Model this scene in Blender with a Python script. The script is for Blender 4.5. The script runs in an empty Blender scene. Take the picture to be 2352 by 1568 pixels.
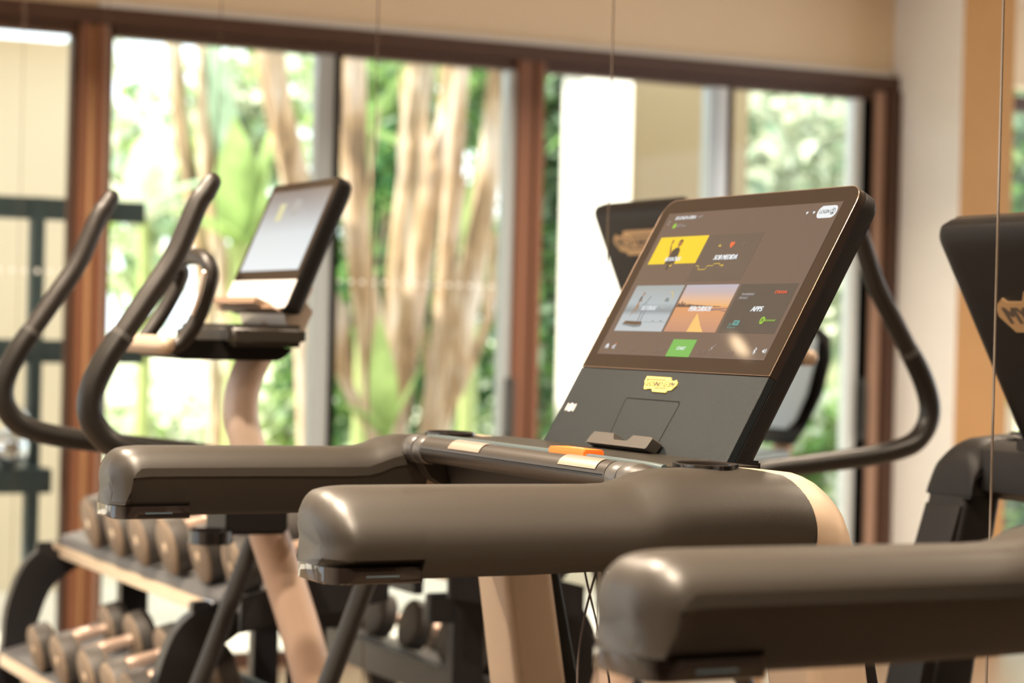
import bpy, bmesh, math, random
from mathutils import Vector, Matrix
R = random.Random(7)
scn = bpy.context.scene
COL = scn.collection

# ------------------------------------------------------------------ camera
F, CX, CY = 5061.0, 1176.0, 784.0
ROLL, PITCH, YAW = .0243, -.0045, math.atan2(.443, .896)
EYE = Vector((0, 0, 1.47))
fw = Vector((math.sin(YAW)*math.cos(PITCH), math.cos(YAW)*math.cos(PITCH), math.sin(PITCH)))
rt = Vector((math.cos(YAW), -math.sin(YAW), 0)); up0 = rt.cross(fw)
r2 = rt*math.cos(ROLL)+up0*math.sin(ROLL); u2 = -rt*math.sin(ROLL)+up0*math.cos(ROLL)
cam = bpy.data.cameras.new('camera'); camo = bpy.data.objects.new('camera', cam); COL.objects.link(camo)
m = Matrix((r2, u2, -fw)).transposed().to_4x4(); m.translation = EYE
camo.matrix_world = m
cam.sensor_width = 36; cam.lens = F/2352*36; cam.clip_start = .05; cam.clip_end = 500
cam.dof.use_dof = True; cam.dof.focus_distance = 2.86; cam.dof.aperture_fstop = 4.1
scn.camera = camo

def at(x, y, ax, v):
    """the point of the plane ax = v that a pixel of the photograph shows (used to read sizes off it)"""
    d = fw*F+r2*(x-CX)+u2*(CY-y); i = 'XYZ'.index(ax)
    return EYE+d*((v-EYE[i])/d[i])

# ------------------------------------------------------------------ world, sun, exposure
w = bpy.data.worlds.new('sky'); scn.world = w; w.use_nodes = True
bg = w.node_tree.nodes['Background']; bg.inputs[0].default_value = (.86, .94, 1, 1); bg.inputs[1].default_value = 2.3
sun = bpy.data.lights.new('sun', 'SUN'); sun.energy = 7.0; sun.angle = .02; sun.color = (1, .93, .8)
suno = bpy.data.objects.new('sun', sun); COL.objects.link(suno)
suno.rotation_euler = Vector((.72, -.22, -.66)).to_track_quat('-Z', 'Y').to_euler()
scn.view_settings.view_transform = 'Standard'; scn.view_settings.look = 'None'
scn.view_settings.gamma = 1; scn.view_settings.use_curve_mapping = False
scn.view_settings.exposure = 0.38
scn.cycles.max_bounces = 8; scn.cycles.diffuse_bounces = 3; scn.cycles.glossy_bounces = 4
scn.cycles.transparent_max_bounces = 16; scn.cycles.sample_clamp_indirect = 4

M2 = 4.06        # twice the X of the mirror wall
WY = 9.0         # window wall
H = 3.2          # ceiling

# ------------------------------------------------------------------ materials
MT = {}
def mat(name, col, rough=.5, metal=0, noise=None, bump=0, bscale=400, emit=None, estr=1, coat=0, alpha=None, spec=None, stretch=None, ramp=None, trans=0):
    if name in MT: return MT[name]
    mm = bpy.data.materials.new(name); mm.use_nodes = True; nt = mm.node_tree; N = nt.nodes; L = nt.links
    b = N['Principled BSDF']
    b.inputs['Base Color'].default_value = (*col, 1); b.inputs['Roughness'].default_value = rough; b.inputs['Metallic'].default_value = metal
    if coat: b.inputs['Coat Weight'].default_value = coat; b.inputs['Coat Roughness'].default_value = .05
    if spec is not None: b.inputs['Specular IOR Level'].default_value = spec
    if trans: b.inputs['Transmission Weight'].default_value = trans
    if emit: b.inputs['Emission Color'].default_value = (*emit, 1); b.inputs['Emission Strength'].default_value = estr
    tc = N.new('ShaderNodeTexCoord')
    if noise:
        sc, amt = noise[:2]
        nz = N.new('ShaderNodeTexNoise'); nz.inputs['Scale'].default_value = sc; nz.inputs['Detail'].default_value = 4
        src = tc.outputs['Object']
        if stretch:
            mp = N.new('ShaderNodeMapping'); mp.inputs['Scale'].default_value = stretch; L.new(src, mp.inputs[0]); src = mp.outputs[0]
        L.new(src, nz.inputs['Vector'])
        cr = N.new('ShaderNodeValToRGB')
        if ramp:
            cr.color_ramp.elements[0].position = .3; cr.color_ramp.elements[1].position = .7
            cr.color_ramp.elements[0].color = (*ramp[0], 1); cr.color_ramp.elements[1].color = (*ramp[-1], 1)
            for k, c in enumerate(ramp[1:-1]):
                e = cr.color_ramp.elements.new(.3+.4*(k+1)/(len(ramp)-1)); e.color = (*c, 1)
        else:
            cr.color_ramp.elements[0].color = (*[c*(1-amt) for c in col], 1); cr.color_ramp.elements[1].color = (*[min(1, c*(1+amt)) for c in col], 1)
        L.new(nz.outputs['Fac'], cr.inputs[0]); L.new(cr.outputs[0], b.inputs['Base Color'])
    if bump:
        nb = N.new('ShaderNodeTexNoise'); nb.inputs['Scale'].default_value = bscale; L.new(tc.outputs['Object'], nb.inputs['Vector'])
        bp = N.new('ShaderNodeBump'); bp.inputs['Strength'].default_value = bump; bp.inputs['Distance'].default_value = .002
        L.new(nb.outputs['Fac'], bp.inputs['Height']); L.new(bp.outputs[0], b.inputs['Normal'])
    MT[name] = mm
    return mm

def glass_mat(name, tint=(1, 1, 1), refl=.06):
    mm = bpy.data.materials.new(name); mm.use_nodes = True; N = mm.node_tree.nodes; L = mm.node_tree.links
    N.clear(); o = N.new('ShaderNodeOutputMaterial'); t = N.new('ShaderNodeBsdfTransparent'); t.inputs[0].default_value = (*tint, 1)
    g = N.new('ShaderNodeBsdfGlossy'); g.inputs['Roughness'].default_value = .0; x = N.new('ShaderNodeMixShader')
    fr = N.new('ShaderNodeFresnel'); fr.inputs[0].default_value = 1.4
    L.new(fr.outputs[0], x.inputs[0]); L.new(t.outputs[0], x.inputs[1]); L.new(g.outputs[0], x.inputs[2]); L.new(x.outputs[0], o.inputs[0])
    MT[name] = mm; return mm

def leaf_mat(name, col, t=.5, ramp=None, scale=3):
    mm = bpy.data.materials.new(name); mm.use_nodes = True; N = mm.node_tree.nodes; L = mm.node_tree.links
    N.clear(); o = N.new('ShaderNodeOutputMaterial'); d = N.new('ShaderNodeBsdfDiffuse'); q = N.new('ShaderNodeBsdfTranslucent'); x = N.new('ShaderNodeMixShader')
    x.inputs[0].default_value = t
    tc = N.new('ShaderNodeTexCoord'); nz = N.new('ShaderNodeTexNoise'); nz.inputs['Scale'].default_value = scale; nz.inputs['Detail'].default_value = 3
    cr = N.new('ShaderNodeValToRGB'); cr.color_ramp.elements[0].position = .35; cr.color_ramp.elements[1].position = .65
    a, b = ramp or ([c*.55 for c in col], [min(1, c*1.35) for c in col])
    cr.color_ramp.elements[0].color = (*a, 1); cr.color_ramp.elements[1].color = (*b, 1)
    L.new(tc.outputs['Object'], nz.inputs['Vector']); L.new(nz.outputs['Fac'], cr.inputs[0])
    L.new(cr.outputs[0], d.inputs[0]); L.new(cr.outputs[0], q.inputs[0])
    L.new(d.outputs[0], x.inputs[1]); L.new(q.outputs[0], x.inputs[2]); L.new(x.outputs[0], o.inputs[0])
    MT[name] = mm; return mm

BLK = mat('black_plastic', (.020, .0165, .013), .43, bump=.12, bscale=900, spec=.5)
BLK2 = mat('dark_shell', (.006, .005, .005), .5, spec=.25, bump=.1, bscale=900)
BAR = mat('bar_rubber', (.025, .021, .018), .38)
GREYP = mat('charcoal_panel', (.010, .013, .015), .45, noise=(900, .5), bump=.3, bscale=1400, spec=.16)
TRAY = mat('dusty_tray', (.03, .026, .022), .42, spec=.3, noise=(1500, .8, ), ramp=[(.006, .005, .005), (.009, .008, .007), (.014, .012, .009), (.10, .075, .05)])
GLOSS = mat('gloss_black', (.006, .005, .005), .12)
SCREENG = mat('screen_glass', (.012, .009, .007), .035, spec=.35, emit=(.10, .055, .036), estr=.12)  # weak brown glow stands in for the room reflected in the glass
SILV = mat('champagne_paint', (.37, .28, .205), .45, metal=.1, spec=.35, noise=(60, .04))
PLATE = mat('sensor_metal', (.85, .74, .66), .25, metal=.9)
ORNG = mat('orange_plastic', (.80, .13, .015), .4)
TEAL = mat('dark_rod', (.05, .07, .075), .28)
LENS = mat('smoked_lens', (.012, .009, .008), .05, coat=.5)
LENSC = mat('lens_reflector', (.18, .25, .30), .12, metal=.8)
GOLD = mat('badge_yellow', (.62, .52, .14), .3, metal=.3, emit=(.9, .7, .15), estr=.08)  # weak glow added to brighten the badge
BRONZE = mat('badge_bronze', (.42, .27, .14), .35, metal=.5)
CHROME = mat('chrome', (.8, .8, .82), .12, metal=1)
CORD = mat('braided_cord', (.05, .035, .03), .7, noise=(900, .8))
RUB = mat('dumbbell_rubber', (.21, .155, .105), .55, noise=(150, .3), bump=.5, bscale=500)
RUBS = mat('dumbbell_rim', (.05, .045, .042), .5)
PINKCH = mat('satin_handle', (.80, .62, .52), .3, metal=.8)
RACKB = mat('rack_black', (.010, .010, .012), .33)
RACKL = mat('rack_rail', (.72, .58, .42), .3, metal=.35)
RACKT = mat('rack_tray', (.12, .12, .125), .5)
WALLM = mat('tan_plaster', (.83, .69, .50), .9, noise=(30, .03), bump=.3, bscale=250)
WALLW = mat('cream_plaster', (.88, .87, .84), .9, noise=(25, .04), bump=.5, bscale=200)
ORAN = mat('orange_lit_plaster', (.50, .27, .105), .85, noise=(8, .08))  # warm room light on the pillar is put into this orange
CEILM = mat('ceiling_paint', (.72, .60, .46), .9)
FLOORM = mat('floor_vinyl', (.20, .14, .09), .35, noise=(6, .12))
WOOD = mat('brown_frame', (.20, .085, .045), .42, noise=(8, .15), stretch=(1, 1, .1))
WOODD = mat('brown_frame_dark', (.075, .035, .022), .45)
ALU = mat('pale_sash', (.50, .57, .62), .35, metal=.3)  # bluish daylight on the sash sides is put into this colour
SEAL = mat('black_seal', (.003, .003, .003), .8, spec=.1)
GLASS = glass_mat('window_glass', (.97, 1, .98))
DOTM = mat('frosted_dot', (.95, .98, .95), .6, emit=(.9, 1, .9), estr=.0)

# ------------------------------------------------------------------ helpers
ORG = Vector((0, 0, 0))
def props(o, label=None, cat=None, group=None, kind=None):
    if label: o['label'] = label
    if cat: o['category'] = cat
    if group: o['group'] = group
    if kind: o['kind'] = kind
    return o
def thing(name, loc, label, cat, group=None):
    global ORG
    o = bpy.data.objects.new(name, None); COL.objects.link(o); o.location = loc; ORG = Vector(loc)
    o.empty_display_size = .1
    return props(o, label, cat, group)
def obj(name, bm, mt, parent=None, ang=40, **kw):
    bmesh.ops.remove_doubles(bm, verts=bm.verts, dist=1e-6)
    bmesh.ops.recalc_face_normals(bm, faces=bm.faces)
    if parent is not None: bmesh.ops.translate(bm, verts=bm.verts, vec=-ORG)
    for f in bm.faces: f.smooth = ang > 0
    if ang > 0:
        for e in bm.edges:
            if len(e.link_faces) == 2 and e.calc_face_angle(0) > math.radians(ang): e.smooth = False
    me = bpy.data.meshes.new(name); bm.to_mesh(me); bm.free()
    for x in (mt if isinstance(mt, (list, tuple)) else [mt]): me.materials.append(x)
    o = bpy.data.objects.new(name, me); COL.objects.link(o); o.parent = parent
    return props(o, **kw)
def B(): return bmesh.new()
def box(bm, x0, x1, y0, y1, z0, z1, bev=0, seg=2, mi=0):
    c = Vector(((x0+x1)/2, (y0+y1)/2, (z0+z1)/2))
    r = bmesh.ops.create_cube(bm, size=1, matrix=Matrix.Translation(c) @ Matrix.Diagonal((abs(x1-x0), abs(y1-y0), abs(z1-z0), 1)))
    if bev:
        es = list({e for v in r['verts'] for e in v.link_edges})
        bmesh.ops.bevel(bm, geom=es, offset=bev, segments=seg, affect='EDGES')
    return bm
def catmull(pts, n=6, closed=False):
    P = [Vector(p) for p in pts]; out = []
    k = len(P)
    rng = range(k if closed else k-1)
    for i in rng:
        if closed: a, b, c, d = P[(i-1) % k], P[i], P[(i+1) % k], P[(i+2) % k]
        else: a, b, c, d = P[max(i-1, 0)], P[i], P[i+1], P[min(i+2, k-1)]
        for j in range(n):
            t = j/n
            out.append(.5*((2*b)+(c-a)*t+(2*a-5*b+4*c-d)*t*t+(3*b-a-3*c+d)*t**3))
    if not closed: out.append(P[-1])
    return out
def tube(bm, pts, r, seg=16, n=6, smooth=True, ry=None, caps=True, round_end=False):
    """r: a number or a list per control point; ry: flattening in world Y"""
    P = catmull(pts, n) if smooth else [Vector(p) for p in pts]
    if isinstance(r, (list, tuple)):
        rr = []
        for i in range(len(P)):
            t = i/(len(P)-1)*(len(r)-1); k = min(int(t), len(r)-2); rr.append(r[k]+(r[k+1]-r[k])*(t-k))
    else: rr = [r]*len(P)
    if round_end:
        for side in (0, 1):
            a, b = (P[0], P[1]) if side == 0 else (P[-1], P[-2])
            d = (a-b).normalized(); r0 = rr[0] if side == 0 else rr[-1]
            ex = [(a+d*r0*math.sin(q), r0*math.cos(q)) for q in (.5, 1.0, 1.35)]
            if side == 0: P = [e[0] for e in reversed(ex)]+P; rr = [e[1] for e in reversed(ex)]+rr
            else: P = P+[e[0] for e in ex]; rr = rr+[e[1] for e in ex]
    rings = []; up = None
    for i, p in enumerate(P):
        t = (P[min(i+1, len(P)-1)]-P[max(i-1, 0)]).normalized()
        if up is None: up = t.orthogonal().normalized() if abs(t.y) > .9 else Vector((0, 1, 0)).cross(t).normalized()
        a = (up-t*up.dot(t)).normalized(); up = a; b = t.cross(a)
        ring = []
        for k in range(seg):
            q = 2*math.pi*k/seg; v = a*math.cos(q)*rr[i]+b*math.sin(q)*rr[i]
            if ry: v.y *= ry
            ring.append(bm.verts.new(p+v))
        rings.append(ring)
    for i in range(len(rings)-1):
        for k in range(seg): bm.faces.new((rings[i][k], rings[i][(k+1) % seg], rings[i+1][(k+1) % seg], rings[i+1][k]))
    if caps: bm.faces.new(rings[0]); bm.faces.new(rings[-1])
    return bm
def loft(bm, rings, caps=True):
    RR = [[bm.verts.new(p) for p in r] for r in rings]; n = len(RR[0])
    for i in range(len(RR)-1):
        for k in range(n): bm.faces.new((RR[i][k], RR[i][(k+1) % n], RR[i+1][(k+1) % n], RR[i+1][k]))
    if caps:
        bm.faces.new(RR[0]); bm.faces.new(RR[-1])
    return bm
def cyl(bm, p0, p1, r, seg=20, r2_=None):
    return tube(bm, [p0, p1], [r, r if r2_ is None else r2_], seg, smooth=False)
def prism(bm, poly, d, bev=0):
    """poly: 3D points of a planar outline; d: extrusion vector"""
    d = Vector(d); a = [bm.verts.new(Vector(p)) for p in poly]; b = [bm.verts.new(Vector(p)+d) for p in poly]; n = len(a)
    bm.faces.new(a); bm.faces.new(b[::-1])
    for k in range(n): bm.faces.new((a[k], a[(k+1) % n], b[(k+1) % n], b[k]))
    return bm
def rrect(w0, w1, h0, h1, r, n=5, corners=(1, 1, 1, 1)):
    """rounded outline, corners in the order: low-left, low-right, high-right, high-left"""
    out = []
    for (cx, cy, a0), on in zip(((w0, h0, math.pi), (w1, h0, 1.5*math.pi), (w1, h1, 0), (w0, h1, .5*math.pi)), corners):
        if not on: out.append((cx, cy)); continue
        ox = cx+(r if cx == w0 else -r); oy = cy+(r if cy == h0 else -r)
        for k in range(n+1):
            a = a0+math.pi/2*k/n; out.append((ox+r*math.cos(a), oy+r*math.sin(a)))
    return out
def copy_tree(o, parent=None, mx=False, loc=None, depth=0):
    c = o.copy(); COL.objects.link(c); c.parent = parent
    if parent is None:
        c.location = loc
        if mx: c.scale = (-1, 1, 1); c.rotation_euler = (0, -o.rotation_euler.y, 0)
    for ch in list(KIDS(o)): copy_tree(ch, c, depth=depth+1)
    return c
def KIDS(o): return [x for x in bpy.data.objects if x.parent == o]
def mirrored(o, label, group=None):
    L0 = o.location; c = copy_tree(o, mx=True, loc=(M2-L0.x, L0.y, L0.z)); c['label'] = label
    if group: c['group'] = group
    elif 'group' in c.keys(): del c['group']
    return c
_txt = {}
def text_geo(s):
    if s in _txt: return _txt[s]
    cu = bpy.data.curves.new('t', 'FONT'); cu.body = s; cu.size = 1; cu.resolution_u = 2; cu.space_character = .95
    to = bpy.data.objects.new('t', cu); COL.objects.link(to)
    dg = bpy.context.evaluated_depsgraph_get(); me = to.evaluated_get(dg).to_mesh()
    vs = [(v.co.x, v.co.y) for v in me.vertices]; fs = [tuple(p.vertices) for p in me.polygons]
    to.evaluated_get(dg).to_mesh_clear(); bpy.data.objects.remove(to); bpy.data.curves.remove(cu)
    _txt[s] = (vs, fs); return _txt[s]
def put_text(bm, s, u0, u1, v0, v1, P, wofs, shear=.2, bold=0):
    vs, fs = text_geo(s)
    x0 = min(v[0] for v in vs); x1 = max(v[0] for v in vs); y0 = min(v[1] for v in vs); y1 = max(v[1] for v in vs)
    for k, du in enumerate((0, bold*.5, bold) if bold else (0,)):
        V = []
        for x, y in vs:
            fy = (y-y0)/(y1-y0); V.append(bm.verts.new(P(u0+(x-x0)/(x1-x0)*(u1-u0)+shear*(v1-v0)*(fy-.5)+du, v0+fy*(v1-v0), wofs+k*2e-5)))
        for f in fs:
            try: bm.faces.new([V[i] for i in f])
            except ValueError: pass
    return bm
def flat(bm, poly, P, wofs, h=None):
    """thin plate with the outline poly in (u, v)"""
    if h is None: bm.faces.new([bm.verts.new(P(u, v, wofs)) for u, v in poly])
    else:
        a = [bm.verts.new(P(u, v, wofs)) for u, v in poly]; b = [bm.verts.new(P(u, v, wofs+h)) for u, v in poly]; n = len(a)
        bm.faces.new(b); bm.faces.new(a[::-1])
        for k in range(n): bm.faces.new((a[k], a[(k+1) % n], b[(k+1) % n], b[k]))
    return bm
def circ(u, v, r, n=20, ru=None): return [(u+(ru or r)*math.cos(2*math.pi*k/n), v+r*math.sin(2*math.pi*k/n)) for k in range(n)]
def line2(bm, pts, t, P, wofs):
    for (a, b), (c, d) in zip(pts, pts[1:]):
        q = Vector((c-a, d-b)); L = q.length or 1; nx, ny = -q.y/L*t/2, q.x/L*t/2; ex, ey = q.x/L*t/2, q.y/L*t/2
        flat(bm, [(a+nx-ex, b+ny-ey), (c+nx+ex, d+ny+ey), (c-nx+ex, d-ny+ey), (a-nx-ex, b-ny-ey)], P, wofs)
    return bm

# ================================================================== THE ROOM
def struct(name, bm, mt, ang=0, parent=None, **kw):
    return obj(name, bm, mt, parent, ang=ang, **({} if parent is not None else dict(kind='structure')), **kw)
XL, XR, YB = -4.0, 8.06, -3.0
b = B(); box(b, XL-.2, XR+.2, YB-.2, WY+.12, -.15, 0); struct('floor', b, FLOORM, label='warm beige gym floor seen low between the machines')
b = B(); box(b, XL-1.5, XR+1.5, YB-.2, WY+1.25, H, H+.15); struct('ceiling', b, CEILM)  # overhang past the walls is added, unseen, to keep the sun out
# window wall: fascia above the frames, ledge, posts
b = B(); box(b, XL-.2, 6.9, WY, WY+.2, 2.775, H); box(b, 6.9, XR+.2, WY, WY+.2, 2.80, H)
struct('wall_north', b, WALLM, label='tan plaster band of wall above the brown window frames')
b = B(); box(b, 2.49, 6.5, WY-.035, WY, 2.765, 2.80, .004); struct('trim_1', b, WALLW, label='thin pale ledge along the top of the window frames')
# pillar and the wall beside it
b = B(); box(b, 6.53, 6.84, 8.45, WY+.15, 0, H)
for f in b.faces: pass
b.faces.ensure_lookup_table()
for f in b.faces: f.material_index = 0 if f.calc_center_median().x < 6.55 and abs(f.normal.x) > .5 else 1
struct('wall_east', b, [WALLW, ORAN], label='plaster pillar right of the windows, pale on one side and orange on the other')
b = B(); box(b, -2.78, -2.47, 8.45, WY+.15, 0, H); struct('wall_west', b, WALLW)
b = B(); box(b, XL-.2, XR+.2, YB-.2, YB, 0, H); struct('wall_south', b, mat('dark_back_wall', (.09, .055, .035), .6))  # unseen wall made dark to lower reflections on the black arms
b = B()
for x0 in (XL-.2, XR):
    box(b, x0, x0+.2, YB, 3.4, 0, H); box(b, x0, x0+.2, 3.4, WY, 0, .35); box(b, x0, x0+.2, 3.4, WY, 2.8, H)
    for y in (5.9, 8.7): box(b, x0, x0+.2, y, y+.3, .35, 2.8)
struct('wall_side', b, WALLW)

# frames of the window wall (brown), header and posts with their steps
b = B(); box(b, 2.0, 6.53, WY-.06, WY+.06, 2.70, 2.772, .004); box(b, 2.0, 6.53, WY-.03, WY+.05, 2.655, 2.70, .003)
struct('trim_2', b, WOODD, ang=30, label='dark brown head frame running above all the window panes')
b = B(); box(b, XL, 2.0, WY-.06, WY+.06, 2.66, 2.772, .004); struct('trim_3', b, WOODD)
def post(name, specs, label):
    t = bpy.data.objects.new(name, None); COL.objects.link(t); props(t, label, kind='structure')
    global ORG; ORG = Vector((0, 0, 0))
    for nm, x0, x1, y0, y1, mt in specs:
        bb = B(); box(bb, x0, x1, y0, y1, 0, 2.70, .004); struct(nm, bb, mt, ang=30, parent=t)
    return t
WLIT = mat('brown_frame_lit', (.62, .37, .20), .4, noise=(8, .12), stretch=(1, 1, .1))  # lit strip of the post, its light put into the colour
WPINK = mat('brown_frame_pinkish', (.50, .34, .27), .5)  # lighter, pinkish brown than the other frame pieces
post('trim_4', [('jamb', 2.385, 2.41, WY-.02, WY+.05, WOODD), ('post', 2.41, 2.448, WY-.06, WY+.06, WOOD), ('bead', 2.448, 2.474, WY-.04, WY+.05, WLIT),
                ('post', 2.474, 2.513, WY-.07, WY+.06, WOOD), ('bead', 2.513, 2.532, WY-.05, WY+.05, WPINK), ('jamb', 2.532, 2.557, WY-.03, WY+.05, WOODD)],
     'broad reddish brown window post left of the elliptical handles')
post('trim_5', [('post', 4.425, 4.50, WY-.06, WY+.06, WOOD), ('groove', 4.50, 4.515, WY-.045, WY+.05, WOODD), ('post', 4.515, 4.56, WY-.06, WY+.06, WOOD)],
     'dark brown post in the middle of the window wall')
post('trim_6', [('jamb', 6.355, 6.40, WY-.02, WY+.05, SEAL), ('sash', 6.40, 6.46, WY-.04, WY+.05, WPINK), ('post', 6.46, 6.53, WY-.08, WY+.06, WOODD)],
     'brown and grey jamb ending the windows beside the pale pillar')
def window(n, x0, x1, stiles, label, dots=None, handle=None, top=2.655):
    t = bpy.data.objects.new('window_%d' % n, None); COL.objects.link(t); props(t, label, kind='structure')
    global ORG; ORG = Vector((0, 0, 0))
    bb = B(); bb.faces.new([bb.verts.new(p) for p in ((x0, WY+.01, .06), (x1, WY+.01, .06), (x1, WY+.01, top), (x0, WY+.01, top))]); obj('pane', bb, GLASS, t, ang=0)
    bb = B(); box(bb, x0, x1, WY-.02, WY+.04, 0, .06, .003); obj('sill', bb, WOODD, t)
    for a, c, mt, y0, y1 in stiles:
        bb = B(); box(bb, a, c, y0, y1, .03, top, .003); obj('stile', bb, mt, t)
    if dots:
        first = None; x = dots[0]
        while x < dots[1]:
            if first is None:
                bb = B(); bmesh.ops.create_circle(bb, cap_ends=True, radius=.010, segments=14, matrix=Matrix.Translation((0, 0, 0)) @ Matrix.Rotation(math.pi/2, 4, 'X'))
                first = obj('dot', bb, DOTM, None, ang=0); first.parent = t; d = first
            else: d = first.copy(); COL.objects.link(d)
            d.location = (x, WY-.002, 1.672); x += .0525
    if handle:
        bb = B(); box(bb, handle[0], handle[0]+.025, WY-.085, WY-.06, handle[1], handle[2], .008); box(bb, handle[0], handle[0]+.025, WY-.07, WY, handle[1], handle[1]+.03); box(bb, handle[0], handle[0]+.025, WY-.07, WY, handle[2]-.03, handle[2])
        obj('handle', bb, mat('handle_grey', (.10, .11, .11), .4, metal=.5), t, label='dark grey pull handle')
    return t
window(1, 1.95, 2.39, [], 'leftmost window pane, cream wall behind it', dots=(2.0, 2.37))
window(2, 2.555, 3.47, [(3.465, 3.545, ALU, WY-.035, WY+.04), (3.545, 3.57, SEAL, WY-.05, WY+.04)], 'bright window behind the elliptical console')
window(3, 3.57, 4.42, [(4.385, 4.428, ALU, WY-.035, WY+.04)], 'window full of palm trunks with a row of dots', dots=(3.60, 4.37), handle=(4.405, .98, 1.26))
window(4, 4.56, 5.47, [(5.455, 5.50, ALU, WY-.03, WY+.05), (5.50, 5.553, mat('sash_daylit', (.72, .80, .86), .3, metal=.2), WY-.035, WY+.04), (5.553, 5.575, WOODD, WY-.05, WY+.04)], 'window with the white outdoor column behind it')  # brighter copy of the sash, daylight put into its colour
window(5, 5.575, 6.28, [(6.277, 6.33, mat('sash_daylit', (.72, .80, .86), .3), WY-.03, WY+.04), (6.33, 6.36, SEAL, WY-.045, WY+.04)], 'window of soft green foliage above the large treadmill screen', handle=(6.335, .98, 1.28))
window(6, 6.84, 7.9, [(6.842, 6.90, WOODD, WY-.03, WY+.05)], 'narrow strip of window at the right edge of the view', top=2.72)
b = B(); box(b, 6.84, XR, WY-.04, WY+.05, 2.66, 2.735, .003); struct('trim_7', b, WOODD, label='short dark head frame at the right edge')
# windows of the room behind the treadmill users (lights the room)
for n, (x0, x1) in enumerate(((-2.4, -1.4), (-1.4, -.4), (-.4, .6), (.6, 1.6))):
    t = bpy.data.objects.new('window_%d' % (7+n), None); COL.objects.link(t); t['kind'] = 'structure'
    bb = B(); box(bb, x0, x0+.05, WY-.04, WY+.05, 0, 2.66); obj('stile', bb, WOODD, t)

# edges of the mirror panels: thin upright strips
JM = mat('mirror_edge', (.28, .22, .17), .25, metal=.7)
for k, y in enumerate((8.36, 7.2, 6.035, 4.87, 3.703, 2.537, 1.37)):
    hw_ = (.0008, .0009, .0007, .0009, .0011, .0019, .002)[k]; b = B(); box(b, 2.029, 2.031, y-hw_, y+hw_, 0, H); struct('trim_%d' % (10+k), b, JM, label='hairline upright edge between mirror panels, %s' % {1: 'beside the broad brown post', 2: 'over the bright window', 3: 'over the palm trunk window', 4: 'over the white outdoor column', 5: 'near the right side of the view'}.get(k, 'outside the view'))

# warm ceiling downlights; most are added out of view to light the room
RING = mat('downlight_ring', (.8, .78, .74), .4); LAMP = mat('lamp_glass', (1, .9, .75), .5, emit=(1, .74, .45), estr=9)
dl = [(.545, 5.835, 0), (3.515, 5.835, 0)]+[(.545, y, 95) for y in (4.2, 2.5, 1.0)]+[(3.515, y, 32) for y in (4.2, 2.5, 1.0)]+[(x, y, 55) for x in (-2.2, 6.26) for y in (5.8, 3.2, .6)]+[(4.6, 7.6, 45), (-.5, 7.6, 45), (2.03, 7.6, 45)]
proto = None
for i, (x, y, en) in enumerate(dl):
    ORG = Vector((0, 0, 0))
    if proto is None:
        proto = thing('downlight', (x, y, H-.02), 'round warm ceiling downlight in a grid mostly added for light', 'lamp', 'round warm downlights in the ceiling')
        bb = B(); tube(bb, [(x+.05*math.cos(a), y+.05*math.sin(a), H-.005) for a in [2*math.pi*k/24 for k in range(25)]], .012, 8, smooth=False, caps=False); obj('ring', bb, RING, proto)
        bb = B(); cyl(bb, (x, y, H-.012), (x, y, H-.002), .034, 24); obj('lamp_glass', bb, LAMP, proto)
        o = proto
    else: o = copy_tree(proto, loc=(x, y, H-.02))
    if not en: continue
    l = bpy.data.lights.new('lamp', 'AREA'); l.shape = 'DISK'; l.size = .15; l.energy = en; l.color = (1, .82, .62); l.spread = math.radians(130)
    lo = bpy.data.objects.new('lamp', l); COL.objects.link(lo); lo.location = (x, y, H-.03)

# ================================================================== OUTSIDE
b = B(); box(b, -25, 40, WY+.12, 70, -.25, -.02); struct('ground', b, mat('pale_paving', (.80, .74, .64), .85, noise=(2, .1)), label='bright pale paving outside the windows')
# rising lawn
b = B()
nx, ny = 30, 12
G = [[b.verts.new((-6+i*1.2, 15+j*2.2, -.05+.10*j*1.3+.12*math.sin(i*1.3+j))) for i in range(nx)] for j in range(ny)]
for j in range(ny-1):
    for i in range(nx-1): b.faces.new((G[j][i], G[j][i+1], G[j+1][i+1], G[j+1][i]))
obj('lawn', b, mat('sunlit_lawn', (.42, .50, .22), .9, noise=(.6, .3), ramp=[(.35, .45, .15), (.75, .72, .55), (.55, .62, .3)]), ang=60, kind='structure', label='sunlit rising lawn behind the palms')
# cream house at the left and white outdoor column
t = thing('garden_house', (1.6, 12.5, -.02), 'cream rendered house wall behind the leftmost pane', 'building')
b = B(); box(b, -2.5, 3.33, 12.0, 14, -.02, 3.0); obj('wall', b, mat('house_render', (.80, .70, .52), .9, noise=(2, .04)), t)
b = B(); prism(b, [(-2.8, 11.5, 2.95), (3.5, 11.5, 3.15), (3.5, 14, 3.6), (-2.8, 14, 3.4)], (0, 0, .12)); obj('roof', b, mat('house_roof', (.85, .76, .62), .8), t)
t = thing('outdoor_column', (6.5, 11.4, -.02), 'tall white column of masonry standing outside, shade put into its beige side', 'column')
b = B(); box(b, 6.17, 6.95, 11.0, 11.86, -.02, 4.6); [setattr(f, 'material_index', 1) for f in b.faces if f.normal.y < -.5 or f.calc_center_median().y < 11.01]; obj('shaft', b, [mat('column_paint', (.80, .76, .70), .85, noise=(3, .03)), mat('column_shade', (.40, .31, .18), .85, noise=(3, .03))], t)  # face towards the windows is coloured beige to carry its shade
b = B(); box(b, 6.12, 7.0, 10.95, 11.91, -.02, .18, .01); obj('plinth', b, mat('column_plinth', (.7, .62, .5), .85), t)

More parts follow.
